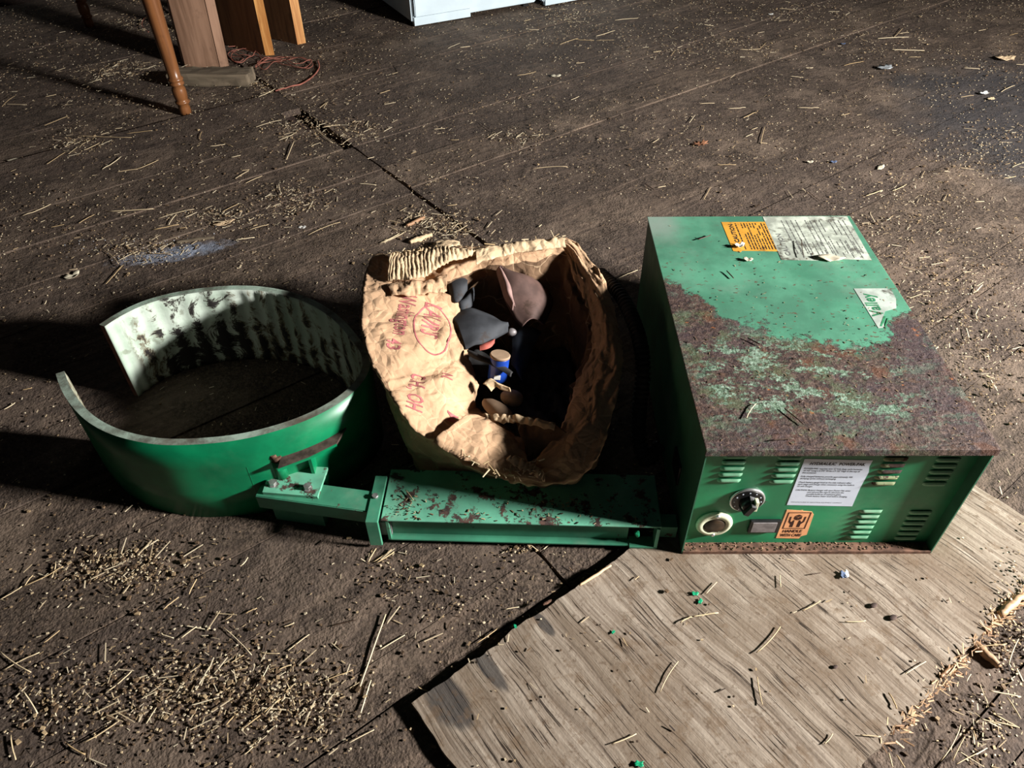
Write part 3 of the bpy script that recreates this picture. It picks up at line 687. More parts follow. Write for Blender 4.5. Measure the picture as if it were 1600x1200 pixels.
    # left cheek plate
    zc = .135; a = at(386, 713, zc)+Vector((.004, -.026, 0)); i2 = on_shell(384, 700, zc)
    bm = bmesh.new(); b = cur[i2]; dirv = (Vector((a.x, a.y, 0))-b).normalized(); nn = Vector((-dirv.y, dirv.x, 0))*.0025; e = Vector((a.x, a.y, 0))
    prism(bm, [b-nn, e-nn, e+nn, b+nn], .045, zc, off=off); link('cheek_plate', bm, 'green', t)
    # hinge post
    zb, ztp = .088, .140; p = at(441, 741, zb+.003); p.y -= .006; bm = bmesh.new(); cyl(bm, L(Vector((p.x, p.y+.006, zb-.002))), L(Vector((p.x, p.y+.006, zb+.046))), .0118, seg=28); post = link('hinge_post', bm, 'green', t)
    bm = bmesh.new(); cyl(bm, L(Vector((p.x, p.y+.006, zb+.045))), L(Vector((p.x, p.y+.006, zb+.056))), .0105, .0092, seg=20)
    cyl(bm, L(Vector((p.x-.004, p.y+.003, zb+.055))), L(Vector((p.x-.004, p.y+.003, zb+.062))), .007, .0055, seg=6); link('hinge_pin', bm, 'rust', post)
    # arm
    za, zl = .081, .046; al = at(398, 775, za); ar = at(577, 800, za)
    bm = bmesh.new(); dirv = (ar-al); dirv.z = 0; dirv.normalize(); nv = Vector((-dirv.y, dirv.x, 0)); b0, b1 = al, ar+dirv*.012
    prism(bm, [b0, b1, b1+nv*.048, b0+nv*.048], zl, za, off=off); bmesh.ops.bevel(bm, geom=bm.edges[:], offset=.0015, segments=2, affect='EDGES'); link('arm', bm, 'green_bracket', t)
    bm = bmesh.new(); prism(bm, [b0+dirv*.02+nv*.01, b0+dirv*.12+nv*.01, b0+dirv*.12+nv*.04, b0+dirv*.02+nv*.04], .002, zl, off=off); link('arm_foot', bm, 'green_bracket', t)
    zp = .088; c4 = [at(410, 769, zp), at(496, 776, zp), at(512, 730, zp), at(424, 726, zp)]
    bm = bmesh.new(); prism(bm, c4, za, zp, off=off); link('mounting_plate', bm, 'green_dusty_lit', t)
    for (u, v) in ((427, 757), (481, 763)):
        q = at(u, v, zp); bm = bmesh.new(); cyl(bm, L(Vector((q.x, q.y, zp))), L(Vector((q.x, q.y, zp+.0012))), .0085, seg=20); cyl(bm, L(Vector((q.x, q.y, zp+.0012))), L(Vector((q.x, q.y, zp+.0085))), .0072, seg=6)
        b_ = link('bolt', bm, 'steel', t)
        for f in b_.data.polygons: f.use_smooth = False
    # channel
    zt = .078; zb = .0165
    A = at(598, 812, zt); B = at(1034, 823, zt); Lx = at(601, 742, zt)
    d = (B-A); d.z = 0; ln = d.length; d.normalize(); nv = Vector((-d.y, d.x, 0)); A0 = Vector((A.x, A.y, 0)); dep = .120
    def quad(bm, s0, s1, n0, n1, z0, z1):
        prism(bm, [A0+d*s0+nv*n0, A0+d*s1+nv*n0, A0+d*s1+nv*n1, A0+d*s0+nv*n1], z0, z1, off=off)
    bm = bmesh.new(); quad(bm, -.004, ln, -.001, dep, zt-.004, zt); bmesh.ops.bevel(bm, geom=bm.edges[:], offset=.001, segments=1, affect='EDGES'); ct = link('channel_top', bm, 'green_dusty_lit', t)
    bm = bmesh.new(); quad(bm, .0, ln-.055, .014, .017, zb, zt-.004); link('channel_web', bm, 'green_bracket', t)
    bm = bmesh.new(); quad(bm, .004, ln-.05, 0, .014, zb, zb+.0028); quad(bm, .004, .009, 0, .014, zb, zt-.004); quad(bm, ln-.052, ln-.002, -.004, .02, zb, zb+.004); quad(bm, ln-.008, ln-.002, -.004, .02, zb, zt-.004); link('channel_flange', bm, 'green_bracket', t)
    bm = bmesh.new(); quad(bm, -.02, .01, .006, .046, .024, .062); link('inner_tube_end', bm, 'grey', t)
    # a lump of green paint hanging in the channel end
    q = at(997, 838, .052); bm = bmesh.new(); bmesh.ops.create_icosphere(bm, subdivisions=2, radius=.007)
    xform(bm, lambda c: Vector((c.x*.7, c.y*.7, c.z*1.2))*(1+.4*noise.noise(c*200)) + L(Vector((q.x, q.y+.006, .052)))); link('bent_green_tab', bm, 'greenbit', t)
    # strap at the left end
    bm = bmesh.new(); quad(bm, -.030, -.007, -.006, dep*.82, zt-.001, zt+.0055); quad(bm, -.030, -.007, -.010, -.004, .012, zt+.0055); bmesh.ops.bevel(bm, geom=bm.edges[:], offset=.001, segments=1, affect='EDGES'); sp = link('strap', bm, 'green_bracket', t)
    q = at(587, 779, zt); bm = bmesh.new(); cyl(bm, L(Vector((q.x, q.y, zt+.005))), L(Vector((q.x, q.y, zt+.010))), .0060, seg=6); link('bolt', bm, 'steel', sp)
    # link between the channel and the power pack
    bm = bmesh.new(); quad(bm, ln, ln+.035, .02, .05, .02, .05); link('channel_connector', bm, 'green_bracket', t)
    return t
clamp = build_clamp()

# ------------------------------------------------------------------ crushed cardboard carton
def build_carton():
    base = at(770, 600, 0); base.x = -.02; base.y = 1.15; base.z = .001
    t = thing('cardboard_carton', base, 'crushed brown cardboard carton with folded-in flaps and red lettering', 'cardboard box')
    off = base
    # matching control rings, clockwise in the picture starting at the back-left corner
    rim = [(583, 398, .27), (612, 396, .265), (645, 392, .265), (690, 382, .27), (740, 379, .275), (790, 378, .28), (840, 374, .285), (889, 370, .29), (925, 408, .275), (950, 450, .255), (966, 495, .24), (972, 550, .225), (966, 600, .215), (955, 645, .20), (938, 695, .18), (920, 730, .155), (893, 752, .13), (852, 755, .12), (812, 750, .125), (775, 739, .135), (722, 716, .15), (676, 688, .175), (640, 662, .20), (618, 630, .22), (596, 590, .24), (574, 550, .26), (563, 500, .275), (566, 450, .28)]
    inn = [(630, 446, 0.235), (645, 446, 0.235), (668, 443, 0.23), (700, 436, 0.25), (745, 418, 0.25), (790, 412, 0.26), (838, 404, 0.265), (882, 394, 0.27), (898, 430, 0.25), (915, 468, 0.23), (925, 505, 0.215), (925, 550, 0.205), (905, 590, 0.18), (890, 630, 0.18), (872, 670, 0.16), (845, 705, 0.135), (828, 722, 0.115), (826, 726, 0.112), (822, 722, 0.118), (818, 690, 0.13), (782, 662, 0.145), (748, 640, 0.127), (742, 628, 0.142), (748, 596, 0.162), (738, 566, 0.177), (728, 530, 0.205), (722, 500, 0.215), (704, 462, 0.225)]
    N = len(rim); n = 504
    top = [at(u, v, z) for u, v, z in rim]; fl = [at(u, v, z) for u, v, z in inn]
    bot = []
    foot = [(-.205, 1.335), (-.185, 1.34), (-.15, 1.345), (-.11, 1.35), (-.06, 1.35), (-.01, 1.35), (.05, 1.35), (.13, 1.345), (.16, 1.32), (.175, 1.28), (.18, 1.23), (.182, 1.18), (.182, 1.13), (.18, 1.08), (.17, 1.03), (.155, .995), (.12, .978), (.07, .972), (.03, .970), (-.02, .968), (-.07, .968), (-.13, .97), (-.18, .985), (-.205, 1.02), (-.21, 1.08), (-.215, 1.14), (-.215, 1.21), (-.212, 1.28)]
    for (x, y) in foot: bot.append(Vector((x, y, .003)))
    deep = [Vector((p.x*.86+base.x*.14, p.y*.86+1.15*.14, .03)) for p in bot]
    mid = []
    for k in range(N):
        a, b = bot[k], top[k]; p = a.lerp(b, .55); c = Vector((base.x, 1.15, 0)); o = Vector((p.x-c.x, p.y-c.y, 0)); p = p + o*.05; mid.append(p)
    # the lower front folds out over the channel
    inmid = [f.lerp(dn, .45) for f, dn in zip(fl, deep)]
    half = [a.lerp(b, .5)+Vector((0, 0, .012)) for a, b in zip(top, fl)]
    rings = [spline(r, n, True) for r in (bot, mid, top, half, fl, inmid, deep)]
    segs = [16, 16, 14, 14, 12, 8]; G = []; meta = []
    for k, m_ in enumerate(segs):
        for j in range(m_ + (1 if k == len(segs)-1 else 0)):
            f = j/m_; G.append([rings[k][i].lerp(rings[k+1][i], f) for i in range(n)]); meta.append(k+f)
    def H(i, j, k): return noise.cell(Vector((i+.5, j+.5, k+.5)))*2-1
    def tri(u, v, k, per=None):
        i, j = math.floor(u), math.floor(v); a, b = u-i, v-j
        w = (lambda x: x % per) if per else (lambda x: x)
        h = lambda x, y: H(w(x), y, k)
        if (i+j) % 2:
            if a+b < 1: return h(i, j)+(h(i+1, j)-h(i, j))*a+(h(i, j+1)-h(i, j))*b
            return h(i+1, j+1)+(h(i, j+1)-h(i+1, j+1))*(1-a)+(h(i+1, j)-h(i+1, j+1))*(1-b)
        if a > b: return h(i, j)+(h(i+1, j)-h(i, j))*a+(h(i+1, j+1)-h(i+1, j))*b
        return h(i, j)+(h(i, j+1)-h(i, j))*b+(h(i+1, j+1)-h(i, j+1))*a
    def crumple(u, v):  # u, v in metres over the board
        x, y = u/.062, v/.062; x2, y2 = x+.75*tri(x*.8, y*.8, 11), y+.75*tri(x*.8, y*.8, 12)
        h = tri(x2, y2, 1)*.0050; x3, y3 = x*2.3+.8*tri(x*1.3, y*1.3, 14), y*2.3+.8*tri(x*1.3, y*1.3, 15)
        return h + tri(x3, y3, 2)*.0030 + tri(x3*2.1, y3*2.1, 3)*.0012
    def facet(p, sc):  # piecewise planar crumple
        d, pts = noise.voronoi(p*sc); return d[1]-d[0]
    bm = bmesh.new(); V = []
    for r, (row, lv) in enumerate(zip(G, meta)):
        vr = []
        for i, p in enumerate(row):
            amp = .007 if lv > 0.4 else .004
            if lv > 4: amp = .009
            e = 1.0 if lv > .05 else 0
            nv = noise.noise_vector(p*9)*amp*1.0 + noise.noise_vector(p*60)*amp*.10
            an = i/n*1.5; ed = min(1, min(i, n-i)/20); cr = crumple(an, lv*.085)*ed*(.6 if 1.9 < lv < 4.1 else 1)
            out = Vector((p.x-base.x, p.y-1.15, 0)); out = out.normalized() if out.length > 0 else Vector((1, 0, 0))
            if 1.9 < lv < 4.1: dv = Vector((0, 0, 1))*cr + nv*.7
            else: dv = out*cr*.8+nv
            if abs(lv-4) < .12: dv = dv + Vector((noise.noise(p*70), noise.noise(p*70+Vector((9, 0, 0))), noise.noise(p*50)))*.004
            if abs(lv-2) < .12: dv = dv + Vector((noise.noise(p*90), noise.noise(p*90+Vector((9, 0, 0))), noise.noise(p*50)))*.0030
            q = p + dv*e; q.z = max(q.z, .002 if lv < 3 else .012)
            vr.append(bm.verts.new(q-off))
        V.append(vr)
    for r in range(len(V)-1):
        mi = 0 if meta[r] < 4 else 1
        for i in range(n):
            f = bm.faces.new((V[r][i], V[r][(i+1) % n], V[r+1][(i+1) % n], V[r+1][i])); f.material_index = mi; f.smooth = random.random() < .0
    bm.faces.new(V[-1])
    bmesh.ops.recalc_face_normals(bm, faces=bm.faces)
    for f in bm.faces: f.smooth = True
    tree = BVHTree.FromBMesh(bm)
    body = link('carton_body', bm, ['card', 'card_in_shaded'], t)
    so = body.modifiers.new('board', 'SOLIDIFY'); so.thickness = .0022; so.offset = 0
    # printed lettering draped on the left flap
    def drape(tb, pu, pv, z, ang, sx=1):
        bmesh.ops.triangulate(tb, faces=tb.faces[:])
        for _ in range(2):
            es = [e for e in tb.edges if e.calc_length() > .006]
            if es: bmesh.ops.subdivide_edges(tb, edges=es, cuts=1); bmesh.ops.triangulate(tb, faces=tb.faces[:])
        o = at(pu, pv, z); ca, sa = math.cos(ang), math.sin(ang)
        for v in tb.verts:
            x = o.x + v.co.x*ca - v.co.y*sa; y = o.y + v.co.x*sa + v.co.y*ca
            h = tree.ray_cast(Vector((x, y, .6))-off, Vector((0, 0, -1)))
            zz = h[0].z if h[0] else 0; nn = h[1] if h[1] else Vector((0, 0, 1))
            if nn.z < 0: nn = -nn
            v.co = Vector((x-off.x, y-off.y, zz)) + nn*.0019
    pb = bmesh.new(); dn = R(-92)
    for s_, u, v, size, xs in (("Washington", 626, 462, .048, .50), ("C.H., OH", 640, 556, .040, .58), ("43", 606, 524, .038, .8), ("LAUR'S", 664, 462, .048, .66), ("N.", 688, 544, .028, .8), ("M", 694, 590, .028, .8)):
        tb = text_bm(s_, size, bold=.0006, xscale=xs); drape(tb, u, v, .26, dn); link('red_lettering', tb, 'print', body)
    rb = bmesh.new(); K = 72; a_, b_ = .064, .034; w_ = .0026
    for k in range(K):
        c0, c1 = 2*math.pi*k/K, 2*math.pi*(k+1)/K
        rb.faces.new([rb.verts.new((math.cos(c)*(a_+q), math.sin(c)*(b_+q), 0)) for c, q in ((c0, 0), (c1, 0), (c1, w_), (c0, w_))])
    drape(rb, 674, 495, .26, dn); pb.free()
    link('red_oval', rb, 'print', body)
    # fluted torn strip rolled over the back-left rim
    def strip(pts_a, pts_b, nm, mat, flute=.0016, nf=26, sag=.0):
        bm = bmesh.new(); nn = 90; A = spline([at(*p) for p in pts_a], nn); B = spline([at(*p) for p in pts_b], nn); rows = []
        for j in range(9):
            f = j/8; rw = []
            for i in range(nn):
                p = A[i].lerp(B[i], f); ph = i/nn*nf*2*math.pi + 2.2*noise.noise(Vector((i*.09, f*1.5, nf))); am = flute*(.35+1.3*abs(noise.noise(Vector((i*.06, f*2, 3+nf))))); p = p + Vector((0, 0, am*math.sin(ph)+sag*math.sin(f*math.pi))) + noise.noise_vector(p*38)*.005 + noise.noise_vector(p*110)*.002
                rw.append(bm.verts.new(p-off))
            rows.append(rw)
        for a, b in zip(rows, rows[1:]):
            for i in range(nn-1): bm.faces.new((a[i], a[i+1], b[i+1], b[i])).smooth = True
        o = link(nm, bm, mat, t); s = o.modifiers.new('board', 'SOLIDIFY'); s.thickness = .0018; return o
    strip([(612, 398, .292), (650, 390, .295), (700, 386, .298), (748, 396, .290)], [(606, 438, .275), (650, 436, .28), (700, 412, .288), (748, 398, .287)], 'fluted_torn_flap', 'card_torn', .0022, 24, .006)
    strip([(746, 388, .292), (790, 382, .296), (840, 376, .300), (882, 372, .302)], [(742, 412, .284), (790, 398, .288), (840, 392, .292), (884, 386, .294)], 'rolled_back_edge', 'card_torn', .0006, 6, .007)
    strip([(604, 444, .268), (640, 440, .272), (670, 438, .270), (698, 430, .268)], [(612, 462, .270), (640, 462, .268), (672, 460, .264), (700, 455, .258)], 'crumpled_inner_fold', 'card', .0014, 5, .006)
    # crushed flap along the front, torn at the lower end
    strip([(678, 690, .185), (720, 716, .165), (775, 738, .150), (846, 752, .140)], [(735, 648, .178), (775, 662, .165), (812, 694, .145), (826, 724, .135)], 'front_flap', 'card', .0012, 5, .010)
    strip([(790, 722, .150), (810, 734, .150), (830, 742, .145), (850, 750, .142)], [(796, 712, .158), (816, 718, .156), (836, 726, .150), (850, 736, .146)], 'torn_ragged_lip', 'card_torn', .0035, 7, .004)
    # dark inner flap on the right that stands up from the wall
    strip([(805, 650, .165), (840, 652, .175), (872, 666, .185), (884, 676, .180)], [(826, 724, .105), (832, 722, .10), (842, 716, .10), (850, 712, .10)], 'standing_inner_flap', 'card_in_shaded', .001, 5, .004)
    strip([(756, 646, .17), (790, 650, .175), (830, 652, .18), (866, 662, .182)], [(760, 656, .16), (790, 660, .165), (830, 664, .17), (864, 672, .176)], 'torn_flap_edge', 'card_torn', .0025, 7, .003)
    # bits of fibre on the torn edges
    rn = random.Random(2); fb = bmesh.new(); lay = fb.verts.layers.float.new('tone')
    for k in range(150):
        if k < 60: u, v, z = 775+rn.uniform(0, 70), 722+rn.uniform(-4, 22), .15
        elif k < 110: u = rn.uniform(600, 890); v = 397-(u-600)*.09+rn.uniform(-4, 4); z = .298
        else: u = rn.uniform(632, 780); v = 657+(u-632)*.56+rn.uniform(-4, 4); z = .17
        p = at(u, v, z)-off; sliver(fb, lay, p, p+Vector((rn.gauss(0, .008), rn.gauss(0, .008), rn.uniform(-.002, .006))), rn.uniform(.0005, .0014), rn.random())
    q = link('torn_fibres', fb, 'straw', body); q['kind'] = 'stuff'
    return t, body
carton, carton_body = build_carton()

# ------------------------------------------------------------------ things in the carton
def shell_patch(name, ctrl_a, ctrl_b, mats, label, cat, th=.003, curl=0.0, group=None, n=24):
    "curved sheet between two edges given as (pixel, pixel, height)"
    A = spline([at(*p) for p in ctrl_a], n); B = spline([at(*p) for p in ctrl_b], n); c = (sum(A, Vector())+sum(B, Vector()))/(2*n)
    bm = bmesh.new(); rows = []
    for j in range(13):
        f = j/12; rows.append([])
        for i in range(n):
            p = A[i].lerp(B[i], f); p = p + Vector((0, 0, curl*math.sin(f*math.pi))) + noise.noise_vector(p*30)*.0025
            rows[-1].append(bm.verts.new(p-c))
    for a, b in zip(rows, rows[1:]):
        for i in range(n-1): bm.faces.new((a[i], a[i+1], b[i+1], b[i])).smooth = True
    bmesh.ops.recalc_face_normals(bm, faces=bm.faces)
    o = link(name, bm, mats); o.location = c; s = o.modifiers.new('thickness', 'SOLIDIFY'); s.thickness = th; s.offset = 0; s.use_rim = True
    if len(mats) > 1 and not isinstance(mats, str): s.material_offset = 0; s.material_offset_rim = 1
    return tag(o, label, cat, group)
shell_patch('leather_scrap', [(776, 424, 0.245), (786, 458, 0.23), (800, 492, 0.2), (816, 512, 0.18)], [(790, 434, 0.24), (838, 440, 0.22), (862, 470, 0.19), (850, 508, 0.17)], ['leather', 'pinkin'], 'brown leather scrap with a curled pink edge inside the carton', 'leather scrap', .005, .022)
shell_patch('leather_lip', [(776, 424, 0.248), (783, 448, 0.242), (792, 470, 0.23), (800, 486, 0.22)], [(786, 426, 0.256), (796, 444, 0.252), (800, 458, 0.24), (803, 480, 0.225)], ['pinkin'], 'narrow pinkish leather strip rolled over the brown scrap', 'leather strip', .003, .012)
shell_patch('rubber_sheet', [(702, 492, 0.2), (735, 482, 0.205), (768, 494, 0.2), (794, 510, 0.19)], [(728, 546, 0.195), (740, 540, 0.2), (760, 536, 0.195), (792, 518, 0.185)], ['grey_rubber'], 'wide dusty grey rubber sheet across the middle of the carton', 'rubber scrap', .004, .016)
shell_patch('rubber_disc', [(700, 434, 0.23), (706, 428, 0.235), (720, 428, 0.235), (730, 440, 0.23)], [(702, 462, 0.225), (710, 472, 0.225), (720, 470, 0.225), (729, 455, 0.225)], ['grey_rubber'], 'round grey rubber flap below the torn back flap of the carton', 'rubber scrap', .004, .01)
shell_patch('rubber_fold', [(712, 470, 0.21), (722, 470, 0.215), (732, 462, 0.215), (738, 450, 0.21)], [(712, 484, 0.2), (724, 486, 0.205), (736, 478, 0.205), (742, 460, 0.2)], ['grey_rubber'], 'small folded grey rubber piece under the round rubber flap', 'rubber scrap', .004, .01)
shell_patch('rubber_band_strip', [(738, 432, 0.21), (752, 426, 0.212), (768, 428, 0.21), (776, 436, 0.208)], [(740, 444, 0.2), (752, 440, 0.2), (766, 438, 0.2), (776, 444, 0.2)], ['blue_rubber'], 'dark rubber strip at the back of the carton beside the leather scrap', 'rubber scrap', .004, .004)
shell_patch('blue_rubber_sheet', [(800, 520, 0.16), (815, 512, 0.165), (832, 512, 0.16), (846, 520, 0.15)], [(800, 570, 0.15), (806, 580, 0.15), (812, 590, 0.14), (815, 594, 0.13)], ['blue_rubber'], 'smooth blue-grey rubber sheet below the leather scrap', 'rubber scrap', .004, .014)
shell_patch('rubber_strap', [(730, 548, 0.195), (752, 556, 0.2), (780, 568, 0.195), (800, 582, 0.19)], [(732, 556, 0.193), (750, 564, 0.198), (777, 576, 0.193), (797, 588, 0.188)], ['rubber'], 'black rubber strap lying over the blue tin', 'strap', .004, .003)
shell_patch('dark_rubber_wad', [(728, 560, 0.145), (742, 548, 0.15), (756, 552, 0.145), (768, 560, 0.145)], [(732, 572, 0.14), (744, 570, 0.145), (756, 570, 0.145), (766, 572, 0.145)], ['rubber'], 'black crumpled rubber wad left of the blue tin', 'rubber scrap', .004, .008)
shell_patch('red_scrap', [(750, 540, 0.192), (758, 536, 0.195), (768, 532, 0.195), (774, 530, 0.193)], [(750, 548, 0.19), (760, 546, 0.192), (768, 542, 0.192), (773, 536, 0.192)], ['red'], 'small red fabric scrap above the blue tin', 'fabric scrap', .002, .004)
shell_patch('cardboard_scrap', [(756, 600, 0.18), (766, 592, 0.185), (778, 600, 0.18), (796, 606, 0.18)], [(768, 612, 0.17), (776, 606, 0.175), (784, 610, 0.175), (798, 612, 0.175)], ['card_torn'], 'torn tan cardboard scrap in front of the blue tin', 'cardboard scrap', .002, .004)
# blue tin
p = at(776, 575, .185); tn = thing('blue_tin', Vector((p.x, p.y, .155)), 'small blue tin with a tan lid among the rubber scraps in the carton', 'tin')
tn.rotation_euler = (R(-12), R(8), 0)
bm = bmesh.new(); lathe(bm, [(.0185, 0), (.0195, .003), (.0195, .050), (.0185, .053)], 28); link('tin_body', bm, 'blue', tn)
bm = bmesh.new(); lathe(bm, [(.0200, .052), (.0205, .056), (.019, .058)], 28); link('tin_lid', bm, 'tan', tn)
bm = bmesh.new(); prism(bm, [(-.008, -.0202), (.005, -.0202), (.005, -.0192), (-.008, -.0192)], .010, .020); link('tin_label', bm, 'paper', tn)
# tan soles / blocks
def pebble(name, u, v, z, r, sc, rot, mat, label, cat):
    p = at(u, v, z); bm = bmesh.new(); bmesh.ops.create_icosphere(bm, subdivisions=3, radius=r)
    xform(bm, lambda c: Vector((c.x*sc[0], c.y*sc[1], c.z*sc[2]))*(1+.08*noise.noise(c*60)))
    o = link(name, bm, mat, smooth=True); o.location = p; o.rotation_euler = rot; return tag(o, label, cat)
pebble('shoe_sole', 778, 641, .15, .03, (1.35, .55, .45), (.2, 0, -.75), 'tan', 'rounded tan sole nearest the front flap of the carton', 'shoe sole')
pebble('shoe_heel', 800, 622, .15, .024, (1.0, .8, .5), (.1, 0, -.5), 'tan', 'tan heel piece above the rounded sole in the carton', 'shoe heel')
pebble('crumpled_plastic', 799, 519, .18, .011, (1, .8, .8), (0, 0, 0), 'grey', 'small crumpled clear plastic bit between rubber sheets', 'plastic scrap')
# dark fill under the scraps
bm = bmesh.new(); bmesh.ops.create_grid(bm, x_segments=40, y_segments=40, size=1)
xform(bm, lambda c: Vector((.01+c.x*.125, 1.16+c.y*.14, 0.070+.03*noise.noise(Vector((c.x*3, c.y*3, 1)))+.012*noise.noise(Vector((c.x*9, c.y*9, 1))))))
o = link('rubber_scrap_layer', bm, 'rubber', smooth=True); tag(o, 'jumbled layer of black rubber scraps at the bottom of the carton', 'rubber scraps', kind='stuff')
md = o.modifiers.new('t', 'SOLIDIFY'); md.thickness = .05; md.offset = -1

# ------------------------------------------------------------------ corrugated hose
def build_hose():
    ctl = [at(938, 428, .22), at(965, 455, .235), at(985, 490, .235), at(1000, 535, .22), at(1005, 580, .19), at(1000, 630, .13), at(998, 680, .06), at(1010, 720, .03)]
    ctl.append(Vector((.30, 1.02, .05)))
    pts = spline(ctl, 420); c = pts[300].copy(); c.z = .01
    bm = bmesh.new(); L_ = [0]
    for a, b in zip(pts, pts[1:]): L_.append(L_[-1]+(b-a).length)
    r = [.0125+.0030*(1 if math.sin(l*2*math.pi/.0105) > 0 else -.3) for l in L_]
    tube(bm, [p-c for p in pts], r, 14); o = link('corrugated_hose', bm, 'rubber'); o.location = c
    tag(o, 'black corrugated hose arching between the carton and the power pack', 'hose')
build_hose()

# ------------------------------------------------------------------ table with turned legs
def build_table():
    b = at(291, 178, 0); l2 = at(141, 42, 0)
    t = thing('table', (b.x, b.y, 0), 'wooden table on turned legs standing behind the drum clamp', 'table')
    def leg(px, py):
        bm = bmesh.new(); prof = [(.016, 0), (.021, .002), (.0225, .012), (.0215, .028), (.0205, .040), (.0265, .044), (.0275, .048), (.0265, .052), (.0210, .055), (.0240, .062), (.0260, .080), (.0255, .098), (.0200, .110), (.0265, .114), (.0275, .118), (.0262, .122), (.0225, .125), (.0280, .130), (.0285, .134), (.0270, .138), (.0225, .142), (.0240, .18), (.0275, .30), (.0310, .45), (.0300, .52), (.024, .56), (.032, .58), (.032, .72)]
        lathe(bm, prof, 28); o = link('leg', bm, 'legwood', t); o.location = (px-b.x, py-b.y, 0); return o
    v = Vector((l2.x-b.x, l2.y-b.y, 0)); w = Vector((-v.y, v.x, 0)).normalized()*.85
    for q in (Vector((0, 0, 0)), v, w, v+w): leg(b.x+q.x, b.y+q.y)
    bm = bmesh.new(); e1 = v.normalized()*.12; e2 = w.normalized()*.12; P = [-e1-e2, v+e1-e2, v+w+e1+e2, w-e1+e2]
    prism(bm, P, .72, .75); link('tabletop', bm, 'legwood', t)
build_table()

# ------------------------------------------------------------------ leaning boards, block, twine
def board_at(name, pts, z1, lean, mats, label, faces=None, base=0.0):
    c = Vector((sum(p.x for p in pts)/len(pts), sum(p.y for p in pts)/len(pts), base)); bm = bmesh.new(); n = len(pts)
    a = [bm.verts.new((p.x-c.x, p.y-c.y, 0)) for p in pts]; d = [bm.verts.new((p.x-c.x+lean.x, p.y-c.y+lean.y, z1)) for p in pts]
    bm.faces.new(a[::-1]); bm.faces.new(d)
    for i in range(n):
        f = bm.faces.new((a[i], a[(i+1) % n], d[(i+1) % n], d[i])); f.material_index = (faces or [0]*n)[i]
    bmesh.ops.recalc_face_normals(bm, faces=bm.faces); o = link(name, bm, mats); o.location = c
    return tag(o, label, 'wooden board')
a = at(290, 105, .0); b = at(343, 105, .0); c = at(358, 103, .0); dv = Vector((-.10, .17, 0))
board_at('wooden_board', [a, b, b+dv*.3, a+dv*.3], .95, Vector((.02, .05, 0)), ['pinkwood'], 'wide pinkish old wooden board standing behind the turned table leg')
b_ = b+Vector((.003, .0, 0)); board_at('wooden_board', [b_, c, c+dv*.5, b_+dv*.5], .93, Vector((.02, .05, 0)), ['pinkwood'], 'narrow board pressed against the wide pinkish board')
for (x0, y0, x1, y1, xb, yb, lab) in ((415, 87, 429, 86, 352, 70, 'oak-edged brown panel, the nearer of two standing by the orange twine'), (465, 70, 478, 67, 424, 60, 'oak-edged brown panel, the farther of two beside the white appliance')):
    a = at(x0, y0, 0); b = at(x1, y1, 0); d = (at(xb, yb, 0)-a); d = d.normalized()*.42
    board_at('oak_board', [a, b, b+d, a+d], 1.0, Vector((.0, .03, 0)), ['oak', 'brownpanel'], lab, [0, 1, 1, 1])
p = at(335, 128, 0); bm = bmesh.new(); box(bm, (-.172, -.045, 0), (.165, .045, .052), bev=.006)
bmesh.ops.subdivide_edges(bm, edges=bm.edges[:], cuts=7, use_grid_fill=True)
for v in bm.verts: v.co += noise.noise_vector(v.co*25)*.006 + noise.noise_vector(v.co*80)*.003
for v in bm.verts: v.co.z = max(v.co.z, 0)
o = link('wood_block', bm, 'block', smooth=False); o.location = (p.x+.005, p.y-.02, .002); o.rotation_euler = (0, 0, R(-2)); tag(o, 'dusty grey wooden block lying in front of the pinkish board', 'wood block')
rn = random.Random(21)
def twine(pix, z, lab, r=.0016, nn=90, wob=.012):
    pts = spline([at(u, v, z) for u, v in pix], nn); pts = [q + Vector((noise.noise(q*9)*wob, noise.noise(q*9+Vector((5, 0, 0)))*wob, abs(noise.noise(q*14))*wob*.9)) for q in pts]
    c = pts[0].copy(); c.z = 0; bm = bmesh.new(); tube(bm, [q-c for q in pts], r, 6); o = link('baling_twine', bm, 'twine'); o.location = c; return tag(o, lab, 'twine', 'orange twine by the boards')
twine([(358, 76), (372, 72), (388, 80), (404, 86), (418, 92), (440, 94), (470, 92), (488, 98), (480, 106), (450, 102), (420, 98), (402, 106), (414, 96), (450, 90), (486, 96)], .006, 'faded orange twine tangled on the floor in front of the oak-edged panels')
twine([(360, 80), (380, 90), (400, 88), (412, 96), (436, 88), (462, 100), (490, 94), (470, 106), (440, 96), (416, 108), (404, 98), (420, 92)], .007, 'second tangle of orange twine lying over the first by the oak-edged panels', .0013, 120, .02)
twine([(362, 88), (380, 94), (366, 96), (358, 84), (384, 76), (398, 84), (376, 98), (360, 92), (372, 80), (390, 92)], .008, 'small knot of orange twine at the foot of the pinkish board', .0014)
twine([(497, 95), (498, 106), (490, 118), (474, 130), (452, 136), (430, 142)], .005, 'reddish brown cord curving in front of the orange twine', .003, 60, .004)
twine([(240, 22), (226, 28), (222, 40), (232, 50)], .01, 'short loop of red twine left of the turned table leg', .002, 40, .002)

